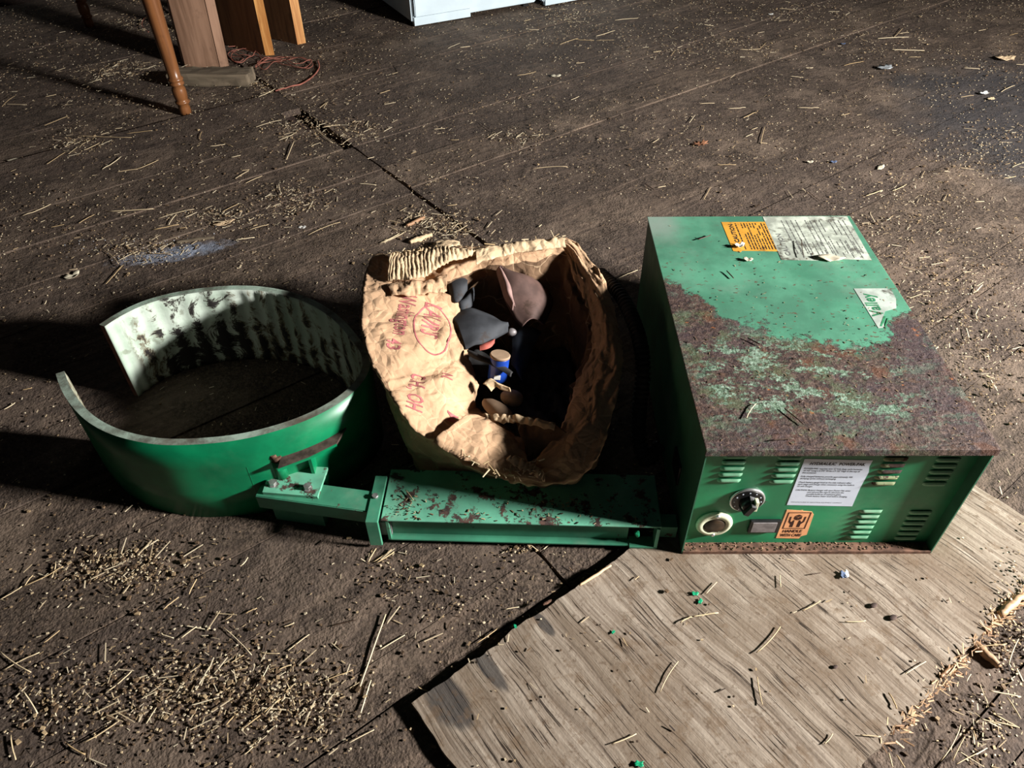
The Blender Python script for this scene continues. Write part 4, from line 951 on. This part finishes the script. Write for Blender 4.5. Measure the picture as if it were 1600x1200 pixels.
# ------------------------------------------------------------------ white appliances
def appliance(c0, c1, depth_dir, h, label, z0=.02, feet=True):
    d = (c1-c0); d.z = 0; w = d.length; d.normalize(); nv = Vector((-d.y, d.x, 0)); off = Vector((c0.x, c0.y, 0))
    t = thing('kitchen_appliance', off, label, 'appliance'); dp = .6
    def pr(bm, s0, s1, n0, n1, za, zb): prism(bm, [c0+d*s0+nv*n0, c0+d*s1+nv*n0, c0+d*s1+nv*n1, c0+d*s0+nv*n1], za, zb, off=off)
    bm = bmesh.new(); pr(bm, 0, w, .004, dp, z0, h); bmesh.ops.bevel(bm, geom=bm.edges[:], offset=.006, segments=3, affect='EDGES'); link('cabinet', bm, 'enamel', t)
    bm = bmesh.new(); pr(bm, .012, w-.012, -.016, .003, z0+.028, h-.02); bmesh.ops.bevel(bm, geom=bm.edges[:], offset=.004, segments=2, affect='EDGES'); link('front_panel', bm, 'enamel', t)
    bm = bmesh.new(); pr(bm, .01, w*.45, -.004, .02, .006, z0+.024); link('kick_plate', bm, 'enamel', t)
    for s in (.04, w-.06):
        bm = bmesh.new(); pr(bm, s, s+.03, .03, .06, 0, z0); link('foot', bm, 'black', t)
    return t
appliance(at(645, 43, 0.0), at(838, 10, 0.0), None, .9, 'white enamelled kitchen appliance standing beside the oak-edged panels')
q0 = at(849, 11, 0); q1 = q0 + (at(915, -1, 0)-q0).normalized()*.55
appliance(q0, q1, None, .85, 'second white appliance at the top edge of the picture, right of the larger one')
q0 = at(-70, 14, 0); q1 = at(46, -4, 0); appliance(q0, q1, None, .85, 'pale appliance in the far left corner behind the table')

# ------------------------------------------------------------------ litter: straws as things, chaff as stuff
def straw_mesh(L, r, bend, seed, mat):
    rn = random.Random(seed); bm = bmesh.new(); lay = bm.verts.layers.float.new('tone'); n = 7; pts = []
    for i in range(n):
        f = i/(n-1)-.5; pts.append(Vector((f*L, bend*(f*f-.25)*L*4*.5, r+abs(rn.gauss(0, .0006)))))
    tube(bm, pts, [r*(1-.12*abs(i-3)/3) for i in range(n)], 5); tn_ = rn.random()
    for v in bm.verts: v[lay] = tn_; v.co.z = max(v.co.z, .0001)
    me = bpy.data.meshes.new('straw_stalk'); bm.to_mesh(me); bm.free(); me.materials.append(M[mat]); return me
def region(u, v):
    if u > 1010 and 340 < v < 700 and u < 1560: return None
    D = 'dry straw stalk '
    if v > 850 and u > 640+(1105-v)*1.36 and u < 1600:
        if u > 1370 and v > 960: return (D+'along the splintered right edge of the plywood sheet', 'straw at the plywood right edge')
        if v < 1010: return (D+'on the plywood just below the power pack', 'straw on the upper plywood')
        return (D+'on the plywood near the bottom edge of the picture', 'straw on the lower plywood')
    if v > 800:
        if u < 200: return (D+'on the dirty boards in the lower left corner', 'straw in the lower left corner')
        if u > 520: return (D+'on the boards between the channel end and the plywood corner', 'straw beside the plywood corner')
        if v < 960: return (D+'on the boards just below the drum and its arm', 'straw below the drum')
        return (D+'among the pale bark crumbs at the bottom, left of the plywood', 'straw among the bark crumbs')
    if u > 980:
        if v < 90: return (D+'on the farthest sunlit boards along the top edge', 'straw along the top edge')
        if v < 180: return (D+'on the boards around the silver foil scrap', 'straw around the foil scrap')
        if u > 1400: return (D+'on the boards right of the power pack', 'straw right of the power pack')
        return (D+'on the dirty boards just behind the power pack', 'straw behind the power pack')
    if u > 480:
        if v < 120: return (D+'on the boards in front of the white appliances', 'straw in front of the appliances')
        if u < 620: return (D+'around the end gap of the raised floor boards', 'straw around the board gap')
        return (D+'on the open boards behind the carton', 'straw behind the carton')
    if v < 190: return (D+'on the boards beside the turned table leg', 'straw around the table leg')
    if u < 130: return (D+'on the dark boards at the left edge, behind the drum', 'straw at the left edge')
    if v < 300: return (D+'on the dark boards between table leg and drum', 'straw between table leg and drum')
    return (D+'on the boards around the spilled powder behind the drum', 'straw around the powder')
base_straw = {}
def place_straw(pa, pb, z=.0, mat='straw', r=None, lab=None):
    a = at(*pa, z); b = at(*pb, z); L = (b-a).length
    if L < .004: return
    key = round(math.log(max(L, .008))*5)/5; kk = (key, mat, random.randint(0, 2))
    Lk = math.exp(key)
    if kk not in base_straw: base_straw[kk] = straw_mesh(Lk, r or random.uniform(.0007, .0014), random.uniform(-.12, .12), hash(kk[0])+kk[2], mat)
    o = bpy.data.objects.new('straw_stalk' if mat == 'straw' else 'twig', base_straw[kk]); C.objects.link(o)
    m_ = (a+b)/2; o.location = (m_.x, m_.y, z+.0012); o.rotation_euler = (random.uniform(0, 6.28) if False else 0, random.uniform(-.03, .03), math.atan2(b.y-a.y, b.x-a.x)); o.scale = (L/Lk, 1, 1)
    lg = lab or region((pa[0]+pb[0])/2, (pa[1]+pb[1])/2) or ('dry straw stalk lying on the rusted lid of the power pack', 'straw on the power pack')
    l, g = lg
    if mat == 'twig': l = l.replace('dry straw stalk', 'thin dark twig'); g = g.replace('straw', 'twigs')
    tag(o, l, 'straw' if mat == 'straw' else 'twig', g); return o
def zfor(u, v):
    rg = region(u, v)
    if rg and 'sheet' in rg[0] or rg and rg[1] in ('straw on the upper plywood', 'straw on the lower plywood', 'straw at the plywood right edge'): return .0165
    P = at(u, v, .005); s_, t_ = w2st(P.x, P.y)
    if s_ < 1.02 and t_ < -1.9: return .0125 if t_ < -2.337 else .0085 if t_ < -2.125 else .0055
    return .0015
def S2(lst, k, ox, oy, mat='straw'):
    for x0, y0, x1, y1 in lst:
        a = (ox+x0/k, oy+y0/k); b = (ox+x1/k, oy+y1/k); place_straw(a, b, zfor((a[0]+b[0])/2, (a[1]+b[1])/2), mat)
S2([(175, 493, 266, 455), (300, 535, 515, 537), (495, 525, 595, 512), (185, 645, 255, 595), (400, 662, 475, 615), (460, 675, 540, 662), (540, 662, 620, 628), (420, 830, 600, 818), (620, 855, 760, 820), (870, 830, 930, 800), (920, 700, 972, 670), (960, 718, 1025, 690), (415, 1112, 483, 1037), (400, 975, 465, 1035), (580, 993, 668, 996), (465, 1020, 540, 985), (925, 940, 995, 930), (975, 900, 1050, 880), (320, 335, 400, 310), (780, 545, 790, 515), (820, 575, 880, 565), (855, 550, 910, 575), (1120, 625, 1150, 555), (90, 845, 200, 800), (310, 875, 370, 840), (1090, 720, 1100, 760), (1250, 425, 1280, 400), (10, 420, 60, 375), (20, 408, 100, 412), (1260, 500, 1330, 490), (1330, 495, 1400, 520), (1230, 500, 1300, 560), (270, 605, 350, 550), (240, 590, 300, 600), (330, 590, 390, 560), (1000, 500, 1100, 470), (1090, 550, 1160, 520), (1400, 720, 1470, 725), (1010, 380, 1075, 350), (1205, 920, 1330, 870), (600, 900, 700, 880), (660, 880, 690, 840)], 2.5, 0, 0)
S2([(1485, 955, 1585, 905), (1490, 950, 1560, 915)], 2.5, 0, 0)
S2([(15, 520, 158, 452), (0, 445, 125, 530), (95, 605, 150, 690), (205, 590, 222, 700), (175, 415, 235, 365), (870, 350, 985, 462), (940, 755, 1110, 625), (1400, 605, 1508, 305), (1410, 690, 1450, 560), (415, 610, 520, 520), (330, 805, 470, 715), (260, 805, 335, 850), (45, 775, 65, 870), (740, 225, 770, 165), (640, 285, 700, 235), (710, 395, 770, 350), (960, 300, 1005, 278), (880, 325, 915, 300), (945, 112, 970, 80), (1240, 750, 1265, 730), (1115, 560, 1155, 680), (1440, 100, 1470, 45), (1460, 98, 1530, 50), (1470, 102, 1540, 58), (1465, 95, 1515, 62), (355, 95, 380, 60), (290, 65, 300, 40), (885, 735, 930, 690), (1260, 565, 1380, 520), (1120, 600, 1170, 565), (100, 190, 130, 150), (205, 160, 220, 100), (630, 380, 680, 395), (955, 850, 990, 820), (1090, 520, 1140, 500)], 2.5, 0, 840)
S2([(0, 245, 90, 195), (90, 195, 250, 115)], 2.5, 0, 840)
S2([(690, 388, 735, 312), (932, 350, 945, 420), (740, 215, 770, 200), (770, 200, 835, 190), (1045, 185, 1090, 160), (1260, 390, 1280, 430), (930, 290, 990, 225), (1510, 385, 1590, 400), (1555, 400, 1590, 455), (1480, 275, 1555, 268), (1560, 320, 1585, 255), (1420, 560, 1450, 500), (1390, 560, 1440, 470), (1260, 540, 1270, 576), (1280, 545, 1300, 576), (1240, 500, 1190, 495), (85, 375, 110, 385), (1490, 455, 1540, 470)], 1.6, 600, 840)
S2([(520, 530, 503, 598), (500, 598, 530, 600), (1050, 210, 1185, 212), (990, 165, 1120, 155), (1060, 155, 1095, 120), (850, 275, 930, 260), (625, 320, 680, 325), (690, 285, 720, 285), (580, 38, 650, 42), (785, 50, 830, 50), (1350, 285, 1415, 290), (1335, 408, 1390, 400), (430, 495, 480, 470), (265, 835, 295, 780), (325, 690, 400, 690), (940, 820, 1010, 795), (1050, 800, 1110, 770), (1550, 700, 1600, 680), (1515, 745, 1565, 738), (655, 450, 745, 452), (500, 205, 525, 180), (415, 210, 500, 205), (365, 455, 440, 450), (250, 435, 310, 432), (205, 515, 230, 480), (1505, 385, 1560, 360), (1085, 140, 1120, 138), (1410, 130, 1440, 125), (1540, 150, 1575, 140), (1120, 240, 1170, 240), (130, 235, 145, 215), (55, 220, 88, 215), (265, 105, 305, 110)], 2.667, 1000, 0)
S2([(480, 465, 510, 495), (905, 390, 955, 420), (700, 800, 750, 840), (20, 770, 60, 795)], 2.667, 1000, 0, 'twig')
S2([(985, 382, 1080, 360), (640, 245, 700, 217), (1200, 225, 1290, 195), (1265, 198, 1370, 205), (1380, 205, 1470, 203), (1380, 185, 1475, 155), (570, 650, 625, 645), (1040, 150, 1095, 152), (1065, 45, 1155, 50), (1475, 103, 1590, 95), (1020, 110, 1055, 98), (1225, 88, 1270, 115), (300, 470, 350, 455), (20, 545, 40, 512), (700, 240, 750, 235)], 3.2, 500, 0)
S2([(795, 608, 985, 725), (380, 330, 390, 375), (80, 425, 115, 445)], 3.2, 500, 0, 'twig')
S2([(848, 52, 1042, 42), (355, 262, 415, 257), (170, 328, 225, 312), (0, 475, 125, 410), (1555, 160, 1600, 152), (880, 385, 895, 372), (1290, 705, 1440, 630)], 3.636, 600, 250)
place_straw((1166, 655), (1181, 632), BX.z+BH+.003); place_straw((1225, 640), (1256, 665), BX.z+BH+.003, 'twig'); place_straw((1205, 690), (1240, 687), BX.z+BH+.003, 'twig')
place_straw((1135, 425), (1146, 436), BX.z+BH+.003, 'twig'); place_straw((1090, 376), (1110, 369), BX.z+BH+.003, 'twig'); place_straw((1168, 530), (1188, 540), BX.z+BH+.003, 'twig')
place_straw((634, 767), (646, 783), .0795, 'straw', None, ('pale straw stalk on the rusty green channel top', 'straw on the channel'))
pool = []
rs = random.Random(99); cnt = 0
boxes = lambda u, v: (90 < u < 600 and 440 < v < 860) or (550 < u < 1040 and 365 < v < 860) or (990 < u < 1560 and 335 < v < 870)
while cnt < 95:
    u, v = rs.uniform(0, 1600), rs.uniform(0, 1200)
    if boxes(u, v): continue
    P = at(u, v, 0)
    if rs.random() > min(1, .25+.75*((P.y+.3)/2)): continue
    L = rs.uniform(.012, .05); an = rs.gauss(PA, .6); q = Vector((math.cos(an), math.sin(an), 0))*L/2
    key = rs.choice([-3.6, -3.2, -3.4]); mat = 'straw' if rs.random() < .88 else 'twig'; kk = (key, mat, 0); Lk = math.exp(key)
    if kk not in base_straw: base_straw[kk] = straw_mesh(Lk, .0009, .08, int(key*10), mat)
    o = bpy.data.objects.new('straw_stalk' if mat == 'straw' else 'twig', base_straw[kk]); C.objects.link(o)
    o.location = (P.x, P.y, zfor(u, v)+.0012); o.rotation_euler = (0, 0, an); o.scale = (L/Lk, .8, .8); l, g = region(u, v)
    if mat == 'twig': l = l.replace('dry straw stalk', 'thin dark twig'); g = g.replace('straw', 'twigs')
    tag(o, l, mat, g); cnt += 1

def chaff():
    rn = random.Random(11); bm = bmesh.new(); lay = bm.verts.layers.float.new('tone')
    def bit(P, z, kind=None):
        k = rn.random(); a = rn.gauss(PA, .9)
        if k < .22: L = rn.uniform(.003, .009); w = rn.uniform(.0004, .0009); tone = rn.uniform(.0, .6)
        elif k < .88: L = rn.uniform(.0015, .0042); w = rn.uniform(.0007, .0018); tone = rn.uniform(0, 1)
        elif k < .93: L = rn.uniform(.008, .018); w = rn.uniform(.0004, .0009); tone = rn.uniform(0, .35)
        elif k < .97: L = rn.uniform(.004, .009); w = rn.uniform(.0016, .0034); tone = rn.uniform(.3, .9)
        else: L = rn.uniform(.006, .016); w = rn.uniform(.0006, .0012); tone = rn.uniform(.8, 1)
        d = Vector((math.cos(a), math.sin(a), rn.uniform(-.1, .35)))*L
        A = Vector((P.x, P.y, z+rn.uniform(0, .0015)+w*.6)); sliver(bm, lay, A, A+d, w, tone)
    zq = lambda s, t: (.0112 if t < -2.337 else .0075 if t < -2.125 else .004 if t < -1.925 else .0012) if s < 1.02 else .0012
    z_ = lambda u, v: .0160 if (region(u, v) and 'plywood' in region(u, v)[0]) else .0012
    n = 0
    while n < 19000:
        x = rn.uniform(-2.9, 3.0); y = rn.uniform(.35, 4.4)
        if abs(x) > .62+.6*y: continue
        dens = noise.noise(Vector((x*1.8, y*1.8, 3)))*.6+noise.noise(Vector((x*6, y*6, 8)))*.55+.42
        s, t = w2st(x, y); inply = .18 < s < 1.29 and -.51 < t < -.03
        if inply: dens *= .16
        if -1.05 < x < .8 and .78 < y < 1.5 and not inply: dens *= .5
        if rn.random() > dens*(1.35 if y < 1.2 else 1): continue
        if .31 < x < .76 and .79 < y < 1.49: continue
        bit(Vector((x, y, 0)), .0162 if inply else zq(s, t)); n += 1
    # clumps seen in the photograph: pixel centre, spread, count
    for (u, v, su, sv, c) in ((480, 205, 26, 16, 260), (560, 205, 26, 10, 200), (450, 320, 40, 16, 360), (340, 345, 30, 10, 160), (230, 395, 34, 10, 200), (690, 355, 34, 14, 420), (640, 340, 20, 14, 80), (330, 1080, 90, 50, 900), (460, 1100, 60, 40, 500), (110, 1090, 70, 40, 300), (190, 890, 70, 22, 500), (170, 120, 50, 8, 200), (200, 42, 40, 8, 260), (215, 110, 30, 6, 120), (120, 230, 30, 12, 160), (70, 160, 60, 12, 90), (1260, 20, 40, 10, 120), (890, 30, 30, 10, 140), (1520, 250, 60, 20, 260), (1570, 210, 40, 16, 120), (1470, 440, 60, 60, 500), (1530, 560, 40, 60, 300), (1400, 330, 60, 30, 250), (410, 135, 16, 8, 90), (800, 215, 30, 8, 90), (1090, 70, 40, 8, 80), (1580, 1000, 20, 60, 240), (1540, 1150, 30, 40, 160), (820, 860, 30, 8, 40), (690, 960, 60, 60, 120), (600, 905, 30, 20, 60), (1180, 80, 50, 10, 90), (1330, 360, 30, 20, 90)):
        for _ in range(int(c*1.25)):
            a, b = rn.gauss(u, su), rn.gauss(v, sv); P = at(a, b, 0); s, t = w2st(P.x, P.y)
            if .30 < P.x < .77 and .77 < P.y < 1.5: continue
            pile = .006*math.exp(-((a-u)/su)**2-((b-v)/sv)**2)
            if rn.random() < (.02 if (v > 820 or u > 1300) else .07):
                a2 = rn.gauss(PA, .9); Ls = rn.uniform(.014, .042); P0 = Vector((P.x, P.y, .0025+rn.uniform(0, .004)+(.015 if (.18 < s < 1.29 and -.51 < t < -.03) else (.010 if (t < -2.1 and s < 1.02) else 0))))
                sliver(bm, lay, P0, P0+Vector((math.cos(a2), math.sin(a2), rn.uniform(-.03, .12)))*Ls, rn.uniform(.0006, .0011), rn.uniform(0, .25))
            bit(P, (.0162 if (.18 < s < 1.29 and -.51 < t < -.03) else zq(s, t))+rn.uniform(0, pile))
    o = link('straw_chaff', bm, 'chaff'); tag(o, 'loose chaff, bark crumbs and broken straw strewn over the floor boards', 'chaff', kind='stuff')
    # chaff on top of the power pack, channel and clamp
    bm = bmesh.new(); lay = bm.verts.layers.float.new('tone')
    for _ in range(420):
        x, y = rn.uniform(.01, .44), abs(rn.gauss(0, .32))
        if y > .69: continue
        a = rn.uniform(0, 6.28); L = rn.uniform(.001, .006); w = rn.uniform(.0003, .0007); P = BX + Vector((x*math.cos(BA)-y*math.sin(BA), y*math.cos(BA)+x*math.sin(BA), BH+.0022))
        sliver(bm, lay, P, P+Vector((math.cos(a)*L, math.sin(a)*L, rn.uniform(0, .001))), w, rn.uniform(.3, 1))
    for _ in range(260):
        x, y = random.uniform(.005, .445), random.uniform(.002, .021); P = BX + Vector((x, y, .0022)); a = random.uniform(0, 6.28); L = random.uniform(.0015, .004)
        sliver(bm, lay, P, P+Vector((math.cos(a)*L, math.sin(a)*L, random.uniform(0, .002))), random.uniform(.0005, .0014), random.uniform(.4, 1))
    tag(link('rust_crumbs', bm, 'chaff'), 'fine dark crumbs and rust flakes scattered over the lid and front ledge of the power pack', 'crumbs', kind='stuff')
    bm = bmesh.new(); lay = bm.verts.layers.float.new('tone')
    for _ in range(150):
        u = rn.choice([rn.gauss(920, 50), rn.gauss(640, 20), rn.gauss(830, 60)]); v = rn.uniform(775, 812)+max(0, (u-640)*.02); 
        if not 605 < u < 1025: continue
        P = at(u, v, .0788); a = rn.uniform(0, 6.28); L = rn.uniform(.001, .008)
        sliver(bm, lay, P, P+Vector((math.cos(a)*L, math.sin(a)*L, rn.uniform(0, .003))), rn.uniform(.0004, .0011), rn.uniform(.2, 1))
    tag(link('channel_debris', bm, 'chaff'), 'brown crumbs and bark flakes lying along the green channel top', 'crumbs', kind='stuff')
    # white powder grains
    bm = bmesh.new()
    for k in range(900):
        u, v = (rn.gauss(185, 45), 0) if k < 720 else (rn.gauss(300, 22), 0); v = 383-(u-185)*.16+rn.gauss(0, 9) if k < 720 else rn.gauss(343, 7); P = at(u, v, .003); r = abs(rn.gauss(0, .0008))+.0004
        vs = [bm.verts.new(P+Vector(c)*r+Vector((0, 0, .0022))) for c in ((1, 0, 0), (0, 1, 0), (-1, 0, 0), (0, -1, 0), (0, 0, 1), (0, 0, -1))]
        for f in ((0, 1, 4), (1, 2, 4), (2, 3, 4), (3, 0, 4), (1, 0, 5), (2, 1, 5), (3, 2, 5), (0, 3, 5)): bm.faces.new([vs[i] for i in f])
    tag(link('spilled_powder', bm, 'powder'), 'spilled bluish white powder grains on the boards behind the drum clamp', 'powder', kind='stuff')
chaff()

# ------------------------------------------------------------------ leaves and scraps
def flake(name, u, v, z, pts, size, mat, label, cat, rz=0, cup=.15, tilt=(0, 0)):
    cup *= .55; size *= .9
    p = at(u, v, z); bm = bmesh.new(); c = bm.verts.new((0, 0, 0)); ring = [bm.verts.new((x*size, y*size, (abs(x)+abs(y))*size*cup+.2*size*cup*math.sin(9*x+5*y))) for x, y in pts]
    for a, b in zip(ring, ring[1:]+ring[:1]): bm.faces.new((c, a, b)).smooth = True
    bmesh.ops.subdivide_edges(bm, edges=bm.edges[:], cuts=1)
    for q in bm.verts: q.co.z += size*.12*noise.noise(q.co*180)
    lo = min(q.co.z for q in bm.verts)
    for q in bm.verts: q.co.z -= lo-.0006
    o = link(name, bm, mat); o.location = p; o.rotation_euler = (tilt[0], tilt[1], rz); s = o.modifiers.new('t', 'SOLIDIFY'); s.thickness = .0006; return tag(o, label, cat)
LEAF = [(1, 0), (.5, .32), (0, .42), (-.5, .3), (-1, .05), (-.5, -.3), (0, -.35), (.5, -.3)]
OAK = [(1, 0), (.62, .18), (.7, .55), (.3, .25), (.05, .7), (-.15, .22), (-.6, .5), (-.55, .1), (-1.1, 0), (-.5, -.12), (-.6, -.5), (-.15, -.25), (0, -.75), (.25, -.25), (.7, -.5), (.62, -.15)]
RAG = [(1, .1), (.6, .5), (.2, .35), (-.3, .6), (-.9, .3), (-.7, -.2), (-.9, -.5), (-.1, -.4), (.4, -.6), (.7, -.2)]
flake('dry_leaf', 22, 250, .002, LEAF, .032, 'leaf_w', 'bleached pale leaf on the boards at the left edge', 'leaf', .2)
flake('dry_leaf', 114, 433, .002, RAG, .026, 'leaf_w', 'curled cream leaf scrap on the boards behind the clamp rim', 'leaf', .9, .5)
flake('oak_leaf', 164, 340, .002, OAK, .030, 'leaf_o', 'orange brown oak leaf beside the spilled white powder', 'leaf', 1.8, .3)
flake('oak_leaf', 1094, 226, .002, OAK, .036, 'leaf_o', 'curled brown oak leaf on the boards behind the power pack', 'leaf', .4, .4)
flake('dry_leaf', 350, 350, .004, LEAF, .040, 'card_torn', 'long tan leaf at the edge of the straw clump', 'leaf', .5, .3)
flake('dry_leaf', 1376, 262, .002, LEAF, .028, 'leaf_w', 'narrow pale leaf beside the long board joint', 'leaf', .8, .2)
flake('dry_leaf', 1296, 405, BX.z+BH+.003, LEAF, .034, 'leaf_w', 'dry curled pale leaf resting on the white lid label', 'leaf', -.2, .3)
flake('dry_leaf', 1168, 407, BX.z+BH+.003, RAG, .012, 'leaf_w', 'small curled pale scrap below the yellow lid label', 'leaf scrap', -.2, .6)
flake('peeled_label_scrap', 1155, 386, BX.z+BH+.003, RAG, .014, 'paper', 'peeled white paper scrap curling on the yellow label', 'paper scrap', .3, .9)
place_straw((1252, 376), (1256, 402), BX.z+BH+.006, 'twig', None, ('reddish leaf stem standing on the white lid label', 'leaf stem on the lid'))
flake('foil_scrap', 1383, 107, .002, RAG, .045, 'foil', 'crumpled silver foil scrap on the boards at upper right', 'foil', .5, .3)
flake('paper_scrap', 1537, 147, .002, RAG, .024, 'paper', 'small white paper scrap on the dark stained boards', 'paper scrap', .5, .5)
flake('dry_leaf', 1548, 155, .002, RAG, .022, 'straw', 'yellowish leaf bit beside the small white paper scrap', 'leaf', .5, .3)
flake('bark_piece', 1570, 93, .002, RAG, .055, 'card_torn', 'flat pale bark piece at the upper right edge', 'bark', .1, .3)
flake('paper_scrap', 1204, 23, .002, RAG, .016, 'paper', 'tiny white scrap near the top edge', 'paper scrap', 0, .4)
flake('paper_scrap', 1317, 69, .002, RAG, .014, 'bluebit', 'tiny bluish plastic scrap left of the silver foil', 'plastic scrap', 0, .4)
flake('paper_scrap', 868, 120, .002, RAG, .026, 'leaf_w', 'frayed grey fibre tuft on the boards between appliance and foil', 'fibre tuft', 0, .4)
flake('paper_scrap', 472, 356, .002, RAG, .014, 'paper', 'small bluish white paper bit in the straw clump', 'paper scrap', 0, .4)
flake('paper_scrap', 128, 378, .002, RAG, .009, 'powder', 'white lump at the left tip of the spilled powder', 'powder lump', 0, .9)
flake('paper_scrap', 1302, 254, .002, RAG, .014, 'bluebit', 'tiny blue plastic chip on the boards behind the power pack', 'plastic scrap', 0, .5)
flake('paper_scrap', 1265, 254, .002, RAG, .014, 'leaf_w', 'small pale chip left of the blue plastic chip', 'leaf scrap', 0, .5)
flake('plastic_scrap', 1317, 899, .0165, RAG, .010, 'bluebit', 'torn blue plastic bit on the plywood in front of the power pack', 'plastic scrap', 1.4, .5)
flake('plastic_scrap', 1323, 897, .0165, LEAF, .010, 'paper', 'tiny white sliver beside the blue bit on the plywood', 'plastic scrap', 1.4, .4)
for k, (u, v, s_, l) in enumerate(((1086, 928, .008, 'green paint chip on the plywood below the power pack'), (1094, 940, .007, 'second green paint chip just below the first on the plywood'), (805, 979, .005, 'tiny green paint chip near the left edge of the plywood'), (998, 1194, .009, 'green paint chip at the bottom edge of the picture'), (958, 988, .005, 'tiny green paint chip near the middle of the plywood'))):
    flake('paint_chip', u, v, .0165, RAG, s_, 'greenbit', l, 'paint chip', k, .3)
for (u, v, s_, l) in ((1365, 946, .009, 'dark knot hole crumb, upper of two on the right of the plywood'), (1395, 965, .010, 'dark crumb, lower of two on the right of the plywood'), (1305, 1042, .006, 'small dark crumb in the middle of the plywood')):
    pebble('bark_crumb', u, v, .018, s_*.8, (1, .6, .35), (0, 0, .4), 'darkrust', l, 'bark crumb')
for (u, v, s_, m_, l) in ((700, 388, .03, 'card_torn', 'tan crumbly fungus-like lump behind the carton rim'), ):
    p = at(u, v, .01); bm = bmesh.new(); bmesh.ops.create_icosphere(bm, subdivisions=4, radius=s_); xform(bm, lambda c: Vector((c.x*1.5, c.y*1.0, c.z*.5))*(1+.35*noise.noise(c*45)+.2*noise.noise(c*120)))
    o = link('crumbly_lump', bm, m_, smooth=True); o.location = (p.x, p.y, .012); tag(o, l, 'debris')
def splinter_chunk(u0, v0, u1, v1, z, w, mat, lab, name='wood_splinter'):
    a, b = at(u0, v0, z), at(u1, v1, z); c = (a+b)/2; d = b-a; n = 14; bm = bmesh.new()
    pts = [a.lerp(b, i/(n-1))-c + noise.noise_vector(Vector((i*.7, u0, 0)))*w*.5 for i in range(n)]
    for q in pts: q.z = abs(q.z)+w*.3
    tube(bm, pts, [w*(.5+.5*math.sin(math.pi*(.12+.8*i/(n-1)))) for i in range(n)], 5)
    o = link(name, bm, mat); o.location = c; return tag(o, lab, 'wood splinter')
splinter_chunk(1518, 1002, 1560, 1042, .004, .008, 'splinter', 'thick splintered stick pointing off the right edge of the plywood')
splinter_chunk(1468, 1058, 1492, 1040, .014, .004, 'splinter', 'short splinter hanging at the right edge of the plywood')
splinter_chunk(1560, 962, 1598, 930, .012, .008, 'splinter', 'ragged splintered strip at the upper right edge of the plywood')
splinter_chunk(905, 915, 955, 884, .019, .003, 'splinter', 'thin loose splinter along the left edge of the plywood')
splinter_chunk(848, 945, 862, 938, .017, .003, 'rust', 'short reddish splinter on the left edge of the plywood')
splinter_chunk(636, 354, 664, 340, .003, .006, 'splinter', 'flat pale chip of wood beside the gap in the boards')
splinter_chunk(640, 380, 675, 368, .003, .008, 'card_torn', 'flat grey brown chip of wood behind the carton corner')
splinter_chunk(275, 380, 335, 372, .003, .006, 'block', 'narrow raised grey sliver of floorboard right of the powder')
